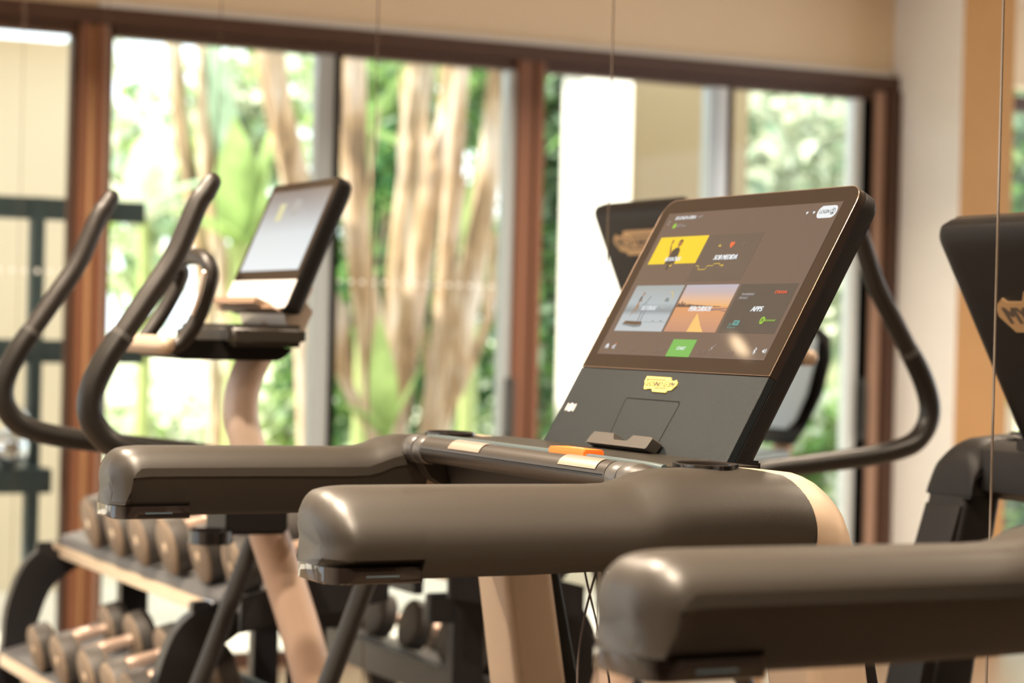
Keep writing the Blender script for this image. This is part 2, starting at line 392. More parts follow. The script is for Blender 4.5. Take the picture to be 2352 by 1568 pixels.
# leaves
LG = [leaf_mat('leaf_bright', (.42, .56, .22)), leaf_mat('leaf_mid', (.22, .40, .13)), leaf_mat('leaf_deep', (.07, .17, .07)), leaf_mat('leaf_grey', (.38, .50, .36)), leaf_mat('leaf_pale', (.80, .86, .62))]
def leaf_cloud(bm, c, rad, n, size, mi=None, flatn=.4):
    for _ in range(n):
        while True:
            q = Vector((R.uniform(-1, 1), R.uniform(-1, 1), R.uniform(-1, 1)))
            if q.length <= 1: break
        p = Vector(c)+Vector((q.x*rad[0], q.y*rad[1], q.z*rad[2])); s = size*R.uniform(.5, 1.3)
        d = Vector((R.gauss(0, 1), R.gauss(0, 1), R.gauss(-.3, .7))).normalized(); sd = d.cross(Vector((R.gauss(0, .5), R.gauss(0, .5), 1))).normalized()*s*.28
        v = [bm.verts.new(x) for x in (p, p+d*s*.45+sd, p+d*s+Vector((0, 0, -s*.25)), p+d*s*.45-sd)]
        f = bm.faces.new(v); f.material_index = R.choice(mi) if mi else 0
    return bm
def broad_leaf(bm, p, d, L, W, mi=0, droop=.5, split=False):
    """banana / palm leaf: two rows of quads along a drooping midrib"""
    p = Vector(p); d = Vector(d).normalized(); prev = None; n = 9
    side = d.cross(Vector((0, 0, 1)))
    if side.length < .1: side = Vector((1, 0, 0))
    side.normalize()
    for i in range(n+1):
        t = i/n; c = p+d*L*t+Vector((0, 0, -droop*L*t*t)); wd = W*math.sin(math.pi*min(1, .08+.92*t)**.8)*.5
        cur = (bm.verts.new(c+side*wd+Vector((0, 0, -.15*wd))), bm.verts.new(c), bm.verts.new(c-side*wd+Vector((0, 0, -.15*wd))))
        if prev:
            for a in (0, 1): f = bm.faces.new((prev[a], prev[a+1], cur[a+1], cur[a])); f.material_index = mi
        prev = cur
def fan_leaf(bm, c, r, mi=0, n=22, tilt=0):
    c = Vector(c)
    for k in range(n):
        a = math.pi*(-.15+1.3*k/(n-1)); d = Vector((math.cos(a), R.uniform(-.25, .1), math.sin(a))).normalized()
        s = Vector((-d.z, 0, d.x))*r*.045
        v = [bm.verts.new(x) for x in (c, c+d*r*.5+s, c+d*r+Vector((0, 0, -.12*r)), c+d*r*.5-s)]
        f = bm.faces.new(v); f.material_index = mi
BARK = mat('palm_bark', (.6, .42, .28), .85, noise=(6, .5), stretch=(1.8, 1.8, .35), ramp=[(.15, .10, .065), (.42, .28, .16), (.58, .45, .34), (.70, .61, .55)], bump=.8, bscale=20)
def palm(name, y, pts, radii, label, frond=True, mid=(0, 1), extra=None, cat='tree', group=None):
    base = at(*pts[-1], 'Y', y); foot = Vector((base.x+(base.x-at(*pts[-2], 'Y', y).x)*1.0, y, 0))
    t = thing(name, (foot.x, y, -.02), label, cat, group)
    P = [at(px, py, 'Y', y) for px, py in pts][::-1]; P = [foot+Vector((0, 0, -.02))]+P
    top = P[-1]+(P[-1]-P[-2]).normalized()*1.0; P.append(top)
    bb = B(); k = len(P); rr = [radii[0]*1.15]+list(radii)+[radii[-1]*.8]
    rr = [q*.8 for q in rr]; tube(bb, P, rr, 14, 6); obj('trunk', bb, BARK, t)
    # old leaf sheaths peeling off the trunk
    bb = B()
    for _ in range(9):
        i = R.uniform(1, k-1.5); a = P[int(i)].lerp(P[int(i)+1], i % 1); ang = R.uniform(math.pi, 2*math.pi)
        dr = Vector((math.cos(ang), math.sin(ang), 0)); r0 = radii[0]*.75
        s = Vector((-dr.y, dr.x, 0))*.03
        v = [bb.verts.new(x) for x in (a+dr*r0*.98-s, a+dr*r0*.98+s, a+dr*(r0+.06)+s*.6+Vector((0, 0, R.uniform(.25, .6))), a+dr*(r0+.05)-s*.6+Vector((0, 0, R.uniform(.25, .6))))]
        bb.faces.new(v)
    obj('bark', bb, BARK, t, kind='stuff')
    if frond:
        bb = B()
        for q in range(7):
            a = q*2*math.pi/7+R.uniform(-.3, .3); broad_leaf(bb, top, (math.cos(a)*.8, math.sin(a)*.8, .9), R.uniform(1.4, 2.0), R.uniform(.35, .5), R.choice(mid), .45)
        obj('crown', bb, LG, t, kind='stuff')
    return t
palm('palm_tree', 13.5, [(612, 60), (640, 250), (680, 420), (700, 640), (716, 900)], [.13, .125, .12, .115, .125], 'pale pink-brown palm trunk left of the blue-grey window stile')
palm('palm_tree', 12.6, [(806, 90), (812, 330), (822, 560), (850, 760), (878, 1010)], [.12, .11, .10, .105, .115], 'stout tan palm trunk just right of the elliptical console')
palm('palm_tree', 14.2, [(960, 110), (955, 300), (930, 520), (905, 760), (880, 1010)], [.12, .11, .12, .11, .10], 'brownish palm trunk leaning left in the middle window')
palm('palm_tree', 12.9, [(1050, 110), (1030, 280), (985, 470), (950, 700), (900, 1010)], [.10, .105, .10, .10, .115], 'thick forked orange-tan palm trunk in the middle window')
palm('palm_tree', 12.7, [(1062, 120), (1046, 330), (1030, 560), (1010, 800), (985, 1010)], [.085, .08, .075, .07, .065], 'slim pale palm trunk in front of the forked one', frond=False)
palm('palm_tree', 13.2, [(1152, 130), (1120, 420), (1085, 620), (1045, 840), (1005, 1010)], [.09, .10, .11, .10, .10], 'olive-tan palm trunk beside the middle brown post')
palm('palm_tree', 15.5, [(400, 120), (420, 300), (455, 520), (480, 760), (500, 1000)], [.10, .09, .08, .08, .08], 'thin washed-out pink trunk in the bright window, the left one of two')
palm('palm_tree', 16.0, [(478, 150), (470, 300), (500, 560), (530, 780), (560, 1000)], [.10, .10, .09, .08, .08], 'thin washed-out pink trunk in the bright window, the right one of two', frond=False)
palm('palm_shoot', 12.4, [(1130, 700), (1100, 790), (1060, 880), (1000, 1020)], [.05, .045, .04, .03], 'low leaning palm shoot at the foot of the palm clump', frond=False, cat='plant')
palm('palm_shoot', 12.3, [(770, 820), (800, 890), (830, 950), (870, 1030)], [.06, .05, .05, .04], 'low palm shoot leaning towards the stout trunk', frond=False, cat='plant')

def plant(name, label, cat, y, parts, loc=None):
    t = thing(name, loc, label, cat); return t
# banana plants with broad leaves
def banana(px, py, y, leaves, label, mi):
    c = at(px, py, 'Y', y); t = thing('banana_plant', (c.x, y, -.02), label, 'plant')
    bb = B(); tube(bb, [(c.x, y, -.02), (c.x+.03, y, c.z*.6), (c.x, y, c.z)], [.07, .06, .04], 10); obj('stem', bb, mat('banana_stem', (.35, .42, .16), .6, noise=(6, .3)), t)
    for (dx, dy, dz, L, W, dr) in leaves:
        bb = B(); broad_leaf(bb, c, (dx, dy, dz), L, W, 0, dr); obj('leaf', bb, LG[mi], t)
banana(885, 1000, 12.1, [(-.12, -.1, 1, .78, .20, .05), (.3, -.2, .9, .6, .22, .2), (-.5, -.1, .6, .5, .18, .4)], 'lime green banana leaf low between the palm trunks', 0)
banana(1075, 560, 13.8, [(.1, 0, 1, .62, .16, .1), (.6, 0, .5, .6, .2, .6)], 'narrow green banana leaf between the slim trunk and the olive-tan one', 0)
banana(560, 560, 14.6, [(-.1, 0, 1, .9, .4, .0), (.5, -.1, .8, .8, .35, .3), (-.7, -.1, .6, .8, .35, .4), (.2, 0, .9, .9, .4, .0)], 'green fan of leaves above the elliptical screen', 0)
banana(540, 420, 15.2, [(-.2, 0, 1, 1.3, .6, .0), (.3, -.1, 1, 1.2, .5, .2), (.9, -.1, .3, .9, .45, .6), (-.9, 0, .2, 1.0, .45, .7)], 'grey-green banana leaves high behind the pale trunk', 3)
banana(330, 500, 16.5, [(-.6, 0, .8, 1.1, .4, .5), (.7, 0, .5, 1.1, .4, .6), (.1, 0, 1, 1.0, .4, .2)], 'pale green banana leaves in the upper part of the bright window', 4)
banana(840, 300, 15.5, [(.4, 0, .8, 1.0, .4, .4), (-.3, 0, 1, 1.0, .4, .3), (.9, 0, .1, .9, .35, .7)], 'bright banana leaves behind the stout tan trunk', 0)

def bush(name, label, blobs, cat='shrub', size=.22, mi=(0, 1, 4)):
    c0 = at(blobs[0][0], blobs[0][1], 'Y', blobs[0][2]); t = thing(name, (c0.x, blobs[0][2], -.02), label, cat)
    bb = B()
    for px, py, y, rx, ry, rz, n in blobs: leaf_cloud(bb, at(px, py, 'Y', y), (rx, ry, rz), n, size, list(mi))
    obj('leaves', bb, LG, t, kind='stuff')
    bb = B(); tube(bb, [(c0.x, blobs[0][2], -.02), (c0.x+.05, blobs[0][2], max(.5, c0.z))], [.06, .03], 8); obj('stem', bb, BARK, t)
bush('shrub', 'leafy shrub behind the palm trunks of the middle window', [(900, 600, 17.5, 1.2, .8, 1.0, 1700), (1000, 850, 17, 1.3, .7, .7, 900), (800, 800, 17, .8, .6, .9, 700)], mi=(0, 1, 1, 2, 3))
bush('shrub', 'dark green shrub low behind the lime banana leaf', [(880, 700, 16, .35, .4, .5, 500), (900, 450, 16.5, .4, .4, .5, 300)], mi=(2, 2, 1))
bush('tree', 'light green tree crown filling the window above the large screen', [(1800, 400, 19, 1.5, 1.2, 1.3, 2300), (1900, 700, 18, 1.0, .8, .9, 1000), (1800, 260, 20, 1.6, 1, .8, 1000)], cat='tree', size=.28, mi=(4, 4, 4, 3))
bush('shrub', 'yellow-green foliage high between the stout trunk and the forked one', [(885, 230, 17, .5, .5, .6, 600), (1105, 200, 17, .4, .4, .5, 400)], mi=(0, 1, 3, 0))
bush('shrub', 'bright shrub low behind the reflected handlebar', [(1850, 1050, 15, .8, .5, .6, 900)], mi=(0, 4, 1))
bush('shrub', 'dark green foliage squeezed between the middle post and the white column', [(1255, 260, 15, .3, .5, .7, 800), (1255, 560, 15, .3, .4, .5, 500), (1260, 850, 15, .3, .4, .6, 600)], mi=(1, 2, 3))
bush('shrub', 'pale sunlit shrub at the bottom of the bright window', [(430, 990, 20, 1.4, .6, .35, 700), (640, 990, 18, .5, .4, .4, 500)], mi=(4, 0, 4))
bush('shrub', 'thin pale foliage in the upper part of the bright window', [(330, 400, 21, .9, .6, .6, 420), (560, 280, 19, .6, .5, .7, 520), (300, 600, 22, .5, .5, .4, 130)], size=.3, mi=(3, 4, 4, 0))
bush('shrub', 'green garden foliage at the right edge of the view', [(2330, 330, 12.5, .35, .4, .7, 900), (2335, 1200, 12.5, .5, .4, .6, 900), (2330, 700, 12.5, .4, .4, .6, 700)], size=.2, mi=(0, 1, 4, 3))
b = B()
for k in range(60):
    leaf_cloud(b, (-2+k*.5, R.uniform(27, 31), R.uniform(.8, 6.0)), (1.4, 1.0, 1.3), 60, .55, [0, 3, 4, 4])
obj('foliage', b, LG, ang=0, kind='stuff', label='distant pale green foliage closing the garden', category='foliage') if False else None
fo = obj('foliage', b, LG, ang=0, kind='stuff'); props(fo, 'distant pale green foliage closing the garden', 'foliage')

# dark steel storage frame with shelves outside the leftmost panes
t = thing('steel_shelf_rack', (2.3, 9.5, -.02), 'dark steel shelf rack beyond the glass at the left edge', 'rack')
STL = mat('steel_dark', (.05, .08, .09), .45)
for z0, z1, x1 in ((1.905, 2.0, 2.85), (1.285, 1.385, 2.86)):
    b = B(); box(b, 1.5, x1, 9.44, 9.5, z0, z1, .004); obj('beam', b, STL, t)
b = B(); box(b, 1.5, 2.41, 9.25, 9.55, .735, .84, .004); obj('shelf', b, STL, t)
for x in (2.345, 1.52):
    b = B(); box(b, x, x+.055, 9.42, 9.5, -.02, 2.0, .004); obj('upright', b, STL, t)
b = B(); box(b, 2.80, 2.85, 9.45, 9.5, -.02, .06, .004); obj('foot', b, STL, t)
STW = mat('glazed_iron', (.70, .76, .82), .12, metal=.85)
first = None
for k, (x, s) in enumerate(((2.245, 1.0), (2.035, 1.12))):
    z = .84; t = thing('kettlebell', (x, 9.35, z), ['shiny kettlebell on the dark shelf, nearer the steel upright', 'larger shiny kettlebell cut by the left edge of the view'][k], 'kettlebell', 'shiny kettlebells on the dark shelf')
    b = B(); bmesh.ops.create_uvsphere(b, u_segments=24, v_segments=14, radius=.085*s, matrix=Matrix.Translation((x, 9.35, z+.083*s))); obj('body', b, STW, t)
    b = B(); tube(b, [(x-.06*s, 9.35, z+.13*s), (x-.07*s, 9.35, z+.20*s), (x-.03*s, 9.35, z+.25*s), (x+.03*s, 9.35, z+.25*s), (x+.07*s, 9.35, z+.20*s), (x+.06*s, 9.35, z+.13*s)], .016*s, 12); obj('handle', b, CHROME, t)
t = thing('gym_ball', (2.02, 9.42, -.02), 'pale blue gym ball at the lower left edge', 'ball')
b = B(); bmesh.ops.create_uvsphere(b, u_segments=40, v_segments=24, radius=.29, matrix=Matrix.Translation((1.93, 9.62, .27))); obj('ball', b, mat('ball_vinyl', (.55, .68, .80), .3), t)
b = B(); tube(b, [(1.93+.292*math.cos(a), 9.62+.292*math.sin(a), .27) for a in [2*math.pi*k/40 for k in range(41)]], .003, 6, smooth=False, caps=False); obj('rib', b, mat('ball_vinyl', (.55, .68, .80), .3), t)

# ================================================================== TREADMILL
A0 = Vector((1.545, 3.01, 1.302)); UU = Vector((0, -1, 0)); VV = Vector((.212, 0, .38)).normalized(); NN = UU.cross(VV)
def S(u, v, w=0): return A0+UU*u+VV*v+NN*w
YC = 2.76
ARM = [  # x, top, bottom, top of the black shell
 (0.9020, 1.238, 1.2015), (0.9035, 1.254, 1.2015), (0.9070, 1.266, 1.2015), (0.9140, 1.277, 1.2015), (0.9190, 1.281, 1.2015), (0.9240, 1.284, 1.2015), (0.9290, 1.2852, 1.2015), (0.9340, 1.2862, 1.2015), (0.9410, 1.287, 1.2015), (0.9490, 1.2876, 1.2015), (0.9580, 1.288, 1.2015), (1.0080, 1.288, 1.2015), (1.0200, 1.288, 1.2015), (1.0202, 1.288, 1.187), (1.1500, 1.2875, 1.187), (1.2700, 1.2865, 1.189),
 (1.3000, 1.2875, 1.190), (1.3200, 1.292, 1.190), (1.3400, 1.300, 1.191), (1.3700, 1.305, 1.191), (1.4300, 1.3065, 1.192), (1.4700, 1.307, 1.193)]
CAP = [(1.40, 1.306, 1.193, 9), (1.43, 1.3065, 1.193, 9), (1.47, 1.307, 1.193, 1.308), (1.50, 1.3065, 1.194, 1.304), (1.517, 1.3055, 1.194, 1.3005), (1.527, 1.3045, 1.194, 1.298), (1.535, 1.3035, 1.194, 1.288), (1.541, 1.3025, 1.194, 1.276), (1.545, 1.302, 1.194, 1.263), (1.548, 1.3015, 1.194, 1.245), (1.5490, 1.301, 1.194, 1.232), (1.5475, 1.3012, 1.194, 1.214), (1.541, 1.3025, 1.194, 1.197),
 (1.555, 1.3005, 1.194, 0), (1.566, 1.297, 1.194, 0), (1.577, 1.292, 1.194, 0), (1.588, 1.284, 1.194, 0), (1.597, 1.274, 1.194, 0), (1.604, 1.256, 1.194, 0), (1.608, 1.235, 1.194, 0), (1.611, 1.205, 1.194, 0)]
def _dense():
    out = []
    K = CAP[2:13]
    for i in range(len(K)-1):
        a, b, c, d = K[max(i-1, 0)], K[i], K[i+1], K[min(i+2, len(K)-1)]
        for j in range(5):
            t = j/5; out.append(tuple(.5*((2*q)+(r-p)*t+(2*p-5*q+4*r-v)*t*t+(3*q-p-3*r+v)*t**3) for p, q, r, v in zip(a, b, c, d)))
    return out+[K[-1]]
def arm_section(x, zt, zb, yo, sgn, wdt, ins, seam):
    """closed ring; yo outer face Y, sgn +1 if inner side lies at larger Y"""
    Hh = zt-zb; pts = []
    hz = min(.070, Hh*.78); hy = min(.075, wdt*.55)
    for k in range(25):      # outer quarter ellipse from low to top
        a = math.pi/2*k/24; pts.append((hy*(1-math.cos(a))+.000, zt-hz+hz*math.sin(a)))
    r = min(.042, Hh*.50, wdt*.4)
    for k in range(6):       # inner top corner
        a = math.pi/2*k/5; pts.append((wdt-r+r*math.sin(a), zt-r+r*math.cos(a)))
    zs = max(zb+.004, min(zt-r*.62-.002, seam))
    pts += [(wdt, zs+.0012), (wdt-.0030, zs+.0004), (wdt-.0030, zs-.0004), (wdt-.0008, zs-.0014)]
    rb = min(.008, Hh*.2)
    pts += [(wdt-.0035, zs-.010 if zs-.010 > zb+rb else zb+rb+.001), (wdt-.0035-.013*min(1, max(0, zs-.010-zb-rb)/max(.02, zs-.018-1.187)), zb+rb), (wdt-.0035-.013*min(1, max(0, zs-.010-zb-rb)/max(.02, zs-.018-1.187))-rb, zb)]
    pts += [(.010+rb, zb), (.010, zb+rb), (.002, zt-hz-.012 if zt-hz-.012 > zb+rb else zb+rb+.001)]
    c = wdt/2; out = []
    for y, z in pts:
        y = c+(y-c)*(1-ins)
        out.append((x, yo+sgn*y, z))
    return out
def build_arm(t, yo, sgn):
    rings = []
    for i, (x, zt, zb) in enumerate(ARM):
        dx = x-.902; ins = .50*max(0, 1-dx/.036)**2.0
        seam = 1.257 if x > .946 else 1.257-((.946-x)/.027)**2.5*.055
        if x > 1.30: seam = min(1.283, 1.261+(x-1.30)*.25)
        ring = arm_section(x, zt, zb, yo-sgn*.0012, sgn, .1424, ins, seam)
        k = max(0, 1-dx/.07)
        ring = [(px+.007*k*math.exp(-((pz-1.222)/.018)**2), py, pz) for px, py, pz in ring]
        rings.append(ring)
    for x, zt, zb, lim in _dense()[1:]:      # the black shell ends in a curved edge over the painted shoulder
        ring = arm_section(x, zt, zb-.001, yo-sgn*.0012, sgn, .1424, 0, 1.283)
        hz = min(.070, (zt-zb+.001)*.78); hy = .075
        out = []; first = True
        for k, (px, py, pz) in enumerate(ring):
            if pz > lim:
                if k < 25 and first:
                    sa = max(0, min(1, (lim-(zt-hz))/hz)); ca = math.sqrt(1-sa*sa); out.append((px, yo-sgn*.0012+sgn*hy*(1-ca), lim)); first = False
                else: out.append((px, py, lim))
            else: out.append((px, py, pz))
        rings.append(out)
    bb = B(); loft(bb, rings); obj('side_arm', bb, BLK, t, ang=38)
    # smoked lens with its reflector under the front end
    ya, yb = sorted((yo+sgn*.0095, yo+sgn*.129)); pl = rrect(.9045, 1.020, ya, yb, .038, 6, (1, 0, 0, 1))
    bb = B()
    def lp(ins, z): return [(max(.9045+ins, x), min(max(y, ya+ins), yb-ins), z) for x, y in pl]
    loft(bb, [lp(.004, 1.1825), lp(.0012, 1.1838), lp(0, 1.186), lp(0, 1.2015)]); o = obj('lens', bb, LENS, t, label='smoked glossy lens strip')
    bb = B(); box(bb, .950, .995, ya-.0006, yb+.0006, 1.188, 1.1945, .002); obj('reflector', bb, LENSC, o)
def build_upright(t, yo, sgn):
    # painted shoulder: same section as the arm
    rings = [arm_section(x, zt-(.0013 if x < 1.53 else .0), zb, yo, sgn, .14, 0 if x < 1.60 else .06, 1.255) for x, zt, zb, _ in CAP[:6]+CAP[13:]]
    bb = B(); loft(bb, rings)
    y0, y1 = sorted((yo+sgn*.006, yo+sgn*.118))
    rr = []
    for x0, x1, z in ((1.526, 1.611, 1.196), (1.540, 1.628, 1.12), (1.570, 1.663, .92), (1.62, 1.72, .60), (1.68, 1.787, .22)):
        rr.append([(x, y, z) for x, y in rrect(x0, x1, y0, y1, .016, 5)])
    loft(bb, rr); obj('upright', bb, SILV, t, ang=50, label='champagne painted upright')
    bb = B(); rr = []
    for x0, x1, z in ((1.607, 1.618, 1.18), (1.628, 1.643, 1.10), (1.659, 1.684, .92), (1.716, 1.75, .60), (1.783, 1.82, .22)):
        rr.append([(x, y, z) for x, y in rrect(x0, x1, y0+.006, y1-.006, .004, 3)])
    loft(bb, rr); obj('upright_cover', bb, BLK2, t, ang=50)

def disp_mat(name, a, c=None, grad=None, e=1.0):
    """lit picture on a screen: colour given off, glass gloss on top"""
    mm = bpy.data.materials.new(name); mm.use_nodes = True; N = mm.node_tree.nodes; L = mm.node_tree.links; p = N['Principled BSDF']
    p.inputs['Base Color'].default_value = (.01, .01, .01, 1); p.inputs['Roughness'].default_value = .04; p.inputs['Specular IOR Level'].default_value = .4
    p.inputs['Emission Color'].default_value = (*a, 1); p.inputs['Emission Strength'].default_value = e*.86
    if grad:
        tc = N.new('ShaderNodeTexCoord'); sp = N.new('ShaderNodeSeparateXYZ'); L.new(tc.outputs['Object'], sp.inputs[0])
        mr = N.new('ShaderNodeMapRange'); mr.inputs['From Min'].default_value = grad[0]; mr.inputs['From Max'].default_value = grad[1]
        L.new(sp.outputs['Z'], mr.inputs[0]); cr = N.new('ShaderNodeValToRGB')
        st = grad[2]
        cr.color_ramp.elements[0].position = st[0][0]; cr.color_ramp.elements[0].color = (*st[0][1], 1)
        cr.color_ramp.elements[1].position = st[-1][0]; cr.color_ramp.elements[1].color = (*st[-1][1], 1)
        for pos, cc in st[1:-1]:
            q = cr.color_ramp.elements.new(pos); q.color = (*cc, 1)
        L.new(mr.outputs[0], cr.inputs[0]); L.new(cr.outputs[0], p.inputs['Emission Color'])
    MT[name] = mm; return mm
UI = {k: disp_mat('ui_'+k, v) for k, v in dict(wash=(.125, .080, .058), yellow=(.85, .58, .01), grey=(.10, .070, .052), apps=(.062, .050, .040), green=(.14, .42, .07), white=(.72, .76, .78), whited=(.34, .33, .33), dark=(.055, .035, .028), faint=(.17, .12, .10), red=(.75, .09, .03), teal=(.09, .30, .28), lime=(.25, .50, .03), heart=(.85, .13, .03), amber=(.65, .45, .05), skin=(.30, .13, .04), brown=(.10, .045, .015), ink=(.03, .03, .03), steel=(.16, .19, .20), palm=(.09, .045, .03), sand=(.62, .30, .15), path=(.82, .48, .14), sea=(.25, .15, .13), moon=(.62, .36, .16)).items()}
UI['shirt'] = disp_mat('ui_shirt', (.045, .03, .02))
def logo(t, P, u0, v0, sc, mb, mt_, wofs, hh, name='badge', label=None):
    pl = [(.2155, .1224), (.2847, .1224), (.2885, .1173), (.2993, .1173), (.3017, .1192), (.3084, .1150), (.3088, .1100), (.3010, .1018), (.2921, .1018), (.2898, .0978), (.2521, .0980), (.2458, .1026), (.2321, .1024), (.2321, .1012), (.225, .1012), (.2222, .1043), (.2204, .1096), (.2161, .1135)]
    Q = lambda u, v, w=0: P(u0+(u-.262)*sc, v0+(v-.110)*sc, w)
    bb = B(); flat(bb, pl, Q, wofs, hh); bd = obj(name, bb, mb, t, ang=0, **({'label': label} if label else {}))
    bb = B(); w2 = wofs+hh+.0002
    flat(bb, [(.2183, .1184), (.2726, .1184), (.2736, .1166), (.2194, .1166)], Q, w2); flat(bb, [(.2228, .1167), (.2256, .1167), (.2276, .1058), (.2250, .1058)], Q, w2)
    put_text(bb, 'ECHNO', .2290, .2690, .1062, .1146, Q, w2, .3, .0016); put_text(bb, 'G', .2745, .2830, .1062, .1162, Q, w2, .3, .0016); put_text(bb, 'YM', .2860, .3020, .1062, .1146, Q, w2, .3, .0016)
    flat(bb, [(.2523, .1049), (.2862, .1049), (.2852, .1032), (.2531, .1032)], Q, w2); line2(bb, [(.2885, .1085), (.2857, .1036)], .0009, Q, w2)
    obj('lettering', bb, mt_, bd, ang=0)

def build_console(t):
    # housing: rounded slab with a softly tapering back
    def ring(ins, w, r): return [S(u, v, w) for u, v in rrect(0+ins, .531-ins, -.002+ins*.3, .4355-ins, r, 6, (0, 0, 1, 1))]
    bb = B(); loft(bb, [ring(.0, -.0125, .030), ring(0, -.030, .030), ring(.004, -.037, .030), ring(.014, -.043, .028), ring(.03, -.0465, .022), ring(.05, -.048, .015)]); hs = obj('console_housing', bb, BLK2, t, ang=45, label='matt black rear shell of the console')
    bb = B()
    for i in range(34):
        for j in range(9):
            u = .13+i*.008; v = .045+j*.008; flat(bb, circ(u, v, .0022, 6), lambda a, c_, w: S(a, c_, w-.0484), 0)
    obj('vent_holes', bb, mat('hole_black', (.002, .002, .002), .9), hs, ang=0, kind='stuff')
    logo(hs, lambda u, v, w=0: S(.531-u, v, -.048-w), .2655, .272, 3.6, BRONZE, mat('badge_dark', (.05, .035, .025), .5), .0, .003, label='bronze maker badge on the console back')
    bb = B(); flat(bb, rrect(.001, .530, .1335, .4345, .029, 6, (0, 0, 1, 1)), S, -.0120, .0122); sc_ = obj('screen', bb, SCREENG, t, ang=30, label='glossy touch screen showing workout tiles')
    # bright thin edge of the glass
    bb = B(); pr = rrect(.0012, .5298, .134, .4343, .0285, 6, (0, 0, 1, 1)); tube(bb, [S(u, v, 0) for u, v in pr]+[S(*pr[0], 0)], .0007, 6, smooth=False, caps=False); obj('edge', bb, mat('edge_metal', (.22, .15, .11), .3, metal=.7), sc_)
    bb = B(); flat(bb, [(.0012, .0), (.5298, .0), (.5298, .1322), (.0012, .1322)], S, -.0120, .0121)
    bmesh.ops.bevel(bb, geom=[e for e in bb.edges], offset=.0006, segments=1, affect='EDGES'); obj('front_panel', bb, GREYP, t, ang=30, label='textured charcoal lower panel')
    # recessed phone door: shown by its seam
    bb = B(); line2(bb, [(.1935, .004), (.1850, .080), (.188, .0855), (.337, .0855), (.3405, .080), (.334, .0)], .0015, S, .00035); obj('seam', bb, SEAL, t, ang=0)
    bb = B(); flat(bb, [(.195, .004), (.187, .080), (.1895, .0845), (.3365, .0845), (.3395, .080), (.333, .004)], S, .0001, .0002); obj('phone_door', bb, GREYP, t, ang=0)
    logo(t, S, .262, .110, 1.0, GOLD, mat('badge_ink', (.05, .035, .01), .6), .0002, .0018, label='yellow maker badge with dark lettering')
    # contactless mark
    bb = B(); line2(bb, [(a, c_) for a, c_ in circ(.0317, .0625, .0062, 18)]+[(.0379, .0625)], .0013, S, .0004)
    flat(bb, circ(.0317, .0640, .0022, 10), S, .0004); flat(bb, [(.0287, .0585), (.0347, .0585), (.0335, .0618), (.0299, .0618)], S, .0004)
    for s in (-1, 1): line2(bb, [(.0317+s*(.0085+.0015*math.cos(a)), .0625+.0062*math.sin(a)) for a in (-1, -.5, 0, .5, 1)], .0012, S, .0004); line2(bb, [(.0317+s*(.0118+.0015*math.cos(a)), .0625+.0072*math.sin(a)) for a in (-1, -.5, 0, .5, 1)], .0012, S, .0004)
    obj('contactless_mark', bb, mat('mark_white', (.9, .9, .88), .6, emit=(.8, .8, .8), estr=.0), t, ang=0, label='small white contactless symbol')
    # phone ledge
    bb = B()
    pr = [(.176, -.001), (.180, .010), (.186, .0175), (.244, .0175), (.247, .012), (.252, .0078), (.283, .0078), (.290, .0085), (.300, .0175), (.352, .0175), (.356, .015), (.352, .002), (.349, -.001)]
    flat(bb, pr, S, .004, .018); o = obj('phone_ledge', bb, mat('ledge_plastic', (.05, .044, .038), .45), t, ang=30, label='dark ledge with a notch for a phone')
    # ---------------- the display
    def ui(name, polys, mk, wofs, label=None):
        bb = B()
        for pl in polys: flat(bb, pl, S, wofs)
        return obj(name, bb, UI[mk] if isinstance(mk, str) else mk, sc_, ang=0, **({'label': label} if label else {}))
    def rc(u0, u1, v0, v1): return [(u0, v0), (u1, v0), (u1, v1), (u0, v1)]
    def tx(s, u0, u1, v0, v1, mk='white', shear=.22, bold=.0016, wofs=.0016, name='lettering'):
        bb = B(); put_text(bb, s, u0, u1, v0, v1, S, wofs, shear, bold); return obj(name, bb, UI[mk], sc_, ang=0)
    w0, w1, w2_ = .0005, .0008, .0011
    ui('display', [rc(.028, .499, .1575, .4095)], 'wash', w0, 'lit home page, brown room reflection put into its glow')  # brown wash of the reflected room is given off by the page
    bb = B(); line2(bb, [(.028, .4095), (.028, .1575), (.499, .1575)], .0008, S, .0006); obj('border', bb, UI['faint'], sc_, ang=0)
    ui('app_tile', [rc(.0420, .1843, .3165, .3652)], 'yellow', w1, 'yellow tile with a waving trainer')
    ui('app_tile', [rc(.1843, .3352, .2852, .3652)], 'grey', w1, 'grey tile lettered SOB MEDIDA')
    bb = B(); ui('app_tile', [rc(.0440, .1880, .1980, .2783)], disp_mat('ui_rotinas', (.5, .55, .57), grad=(1.302+.198*.8733, 1.302+.2783*.8733, [(0, (.50, .56, .58)), (.35, (.46, .52, .55)), (.45, (.24, .29, .31)), (.62, (.42, .50, .53)), (1, (.36, .40, .40))]), e=.85), w1, 'pale tile with a runner on a treadmill'); bb.free()
    ui('app_tile', [rc(.1945, .3388, .1983, .2783)], disp_mat('ui_sunset', (.7, .4, .2), grad=(1.302+.1983*.8733, 1.302+.2783*.8733, [(0, (.50, .24, .15)), (.25, (.60, .29, .15)), (.52, (.68, .30, .12)), (.56, (.80, .42, .16)), (.70, (.72, .45, .30)), (.85, (.52, .42, .42)), (1, (.46, .43, .50))]), e=.9), w1, 'sunset beach tile lettered PERCURSOS')
    ui('app_tile', [rc(.3454, .4905, .1983, .2783)], 'apps', w1, 'dark tile lettered APPS')
    ui('start_button', [rc(.2355, .3011, .1570, .1859)], 'green', w1, 'green START button')
    ui('login_button', [rrect(.4480, .4945, .3835, .4037, .0095, 5)], 'white', w1, 'white LOGIN pill')
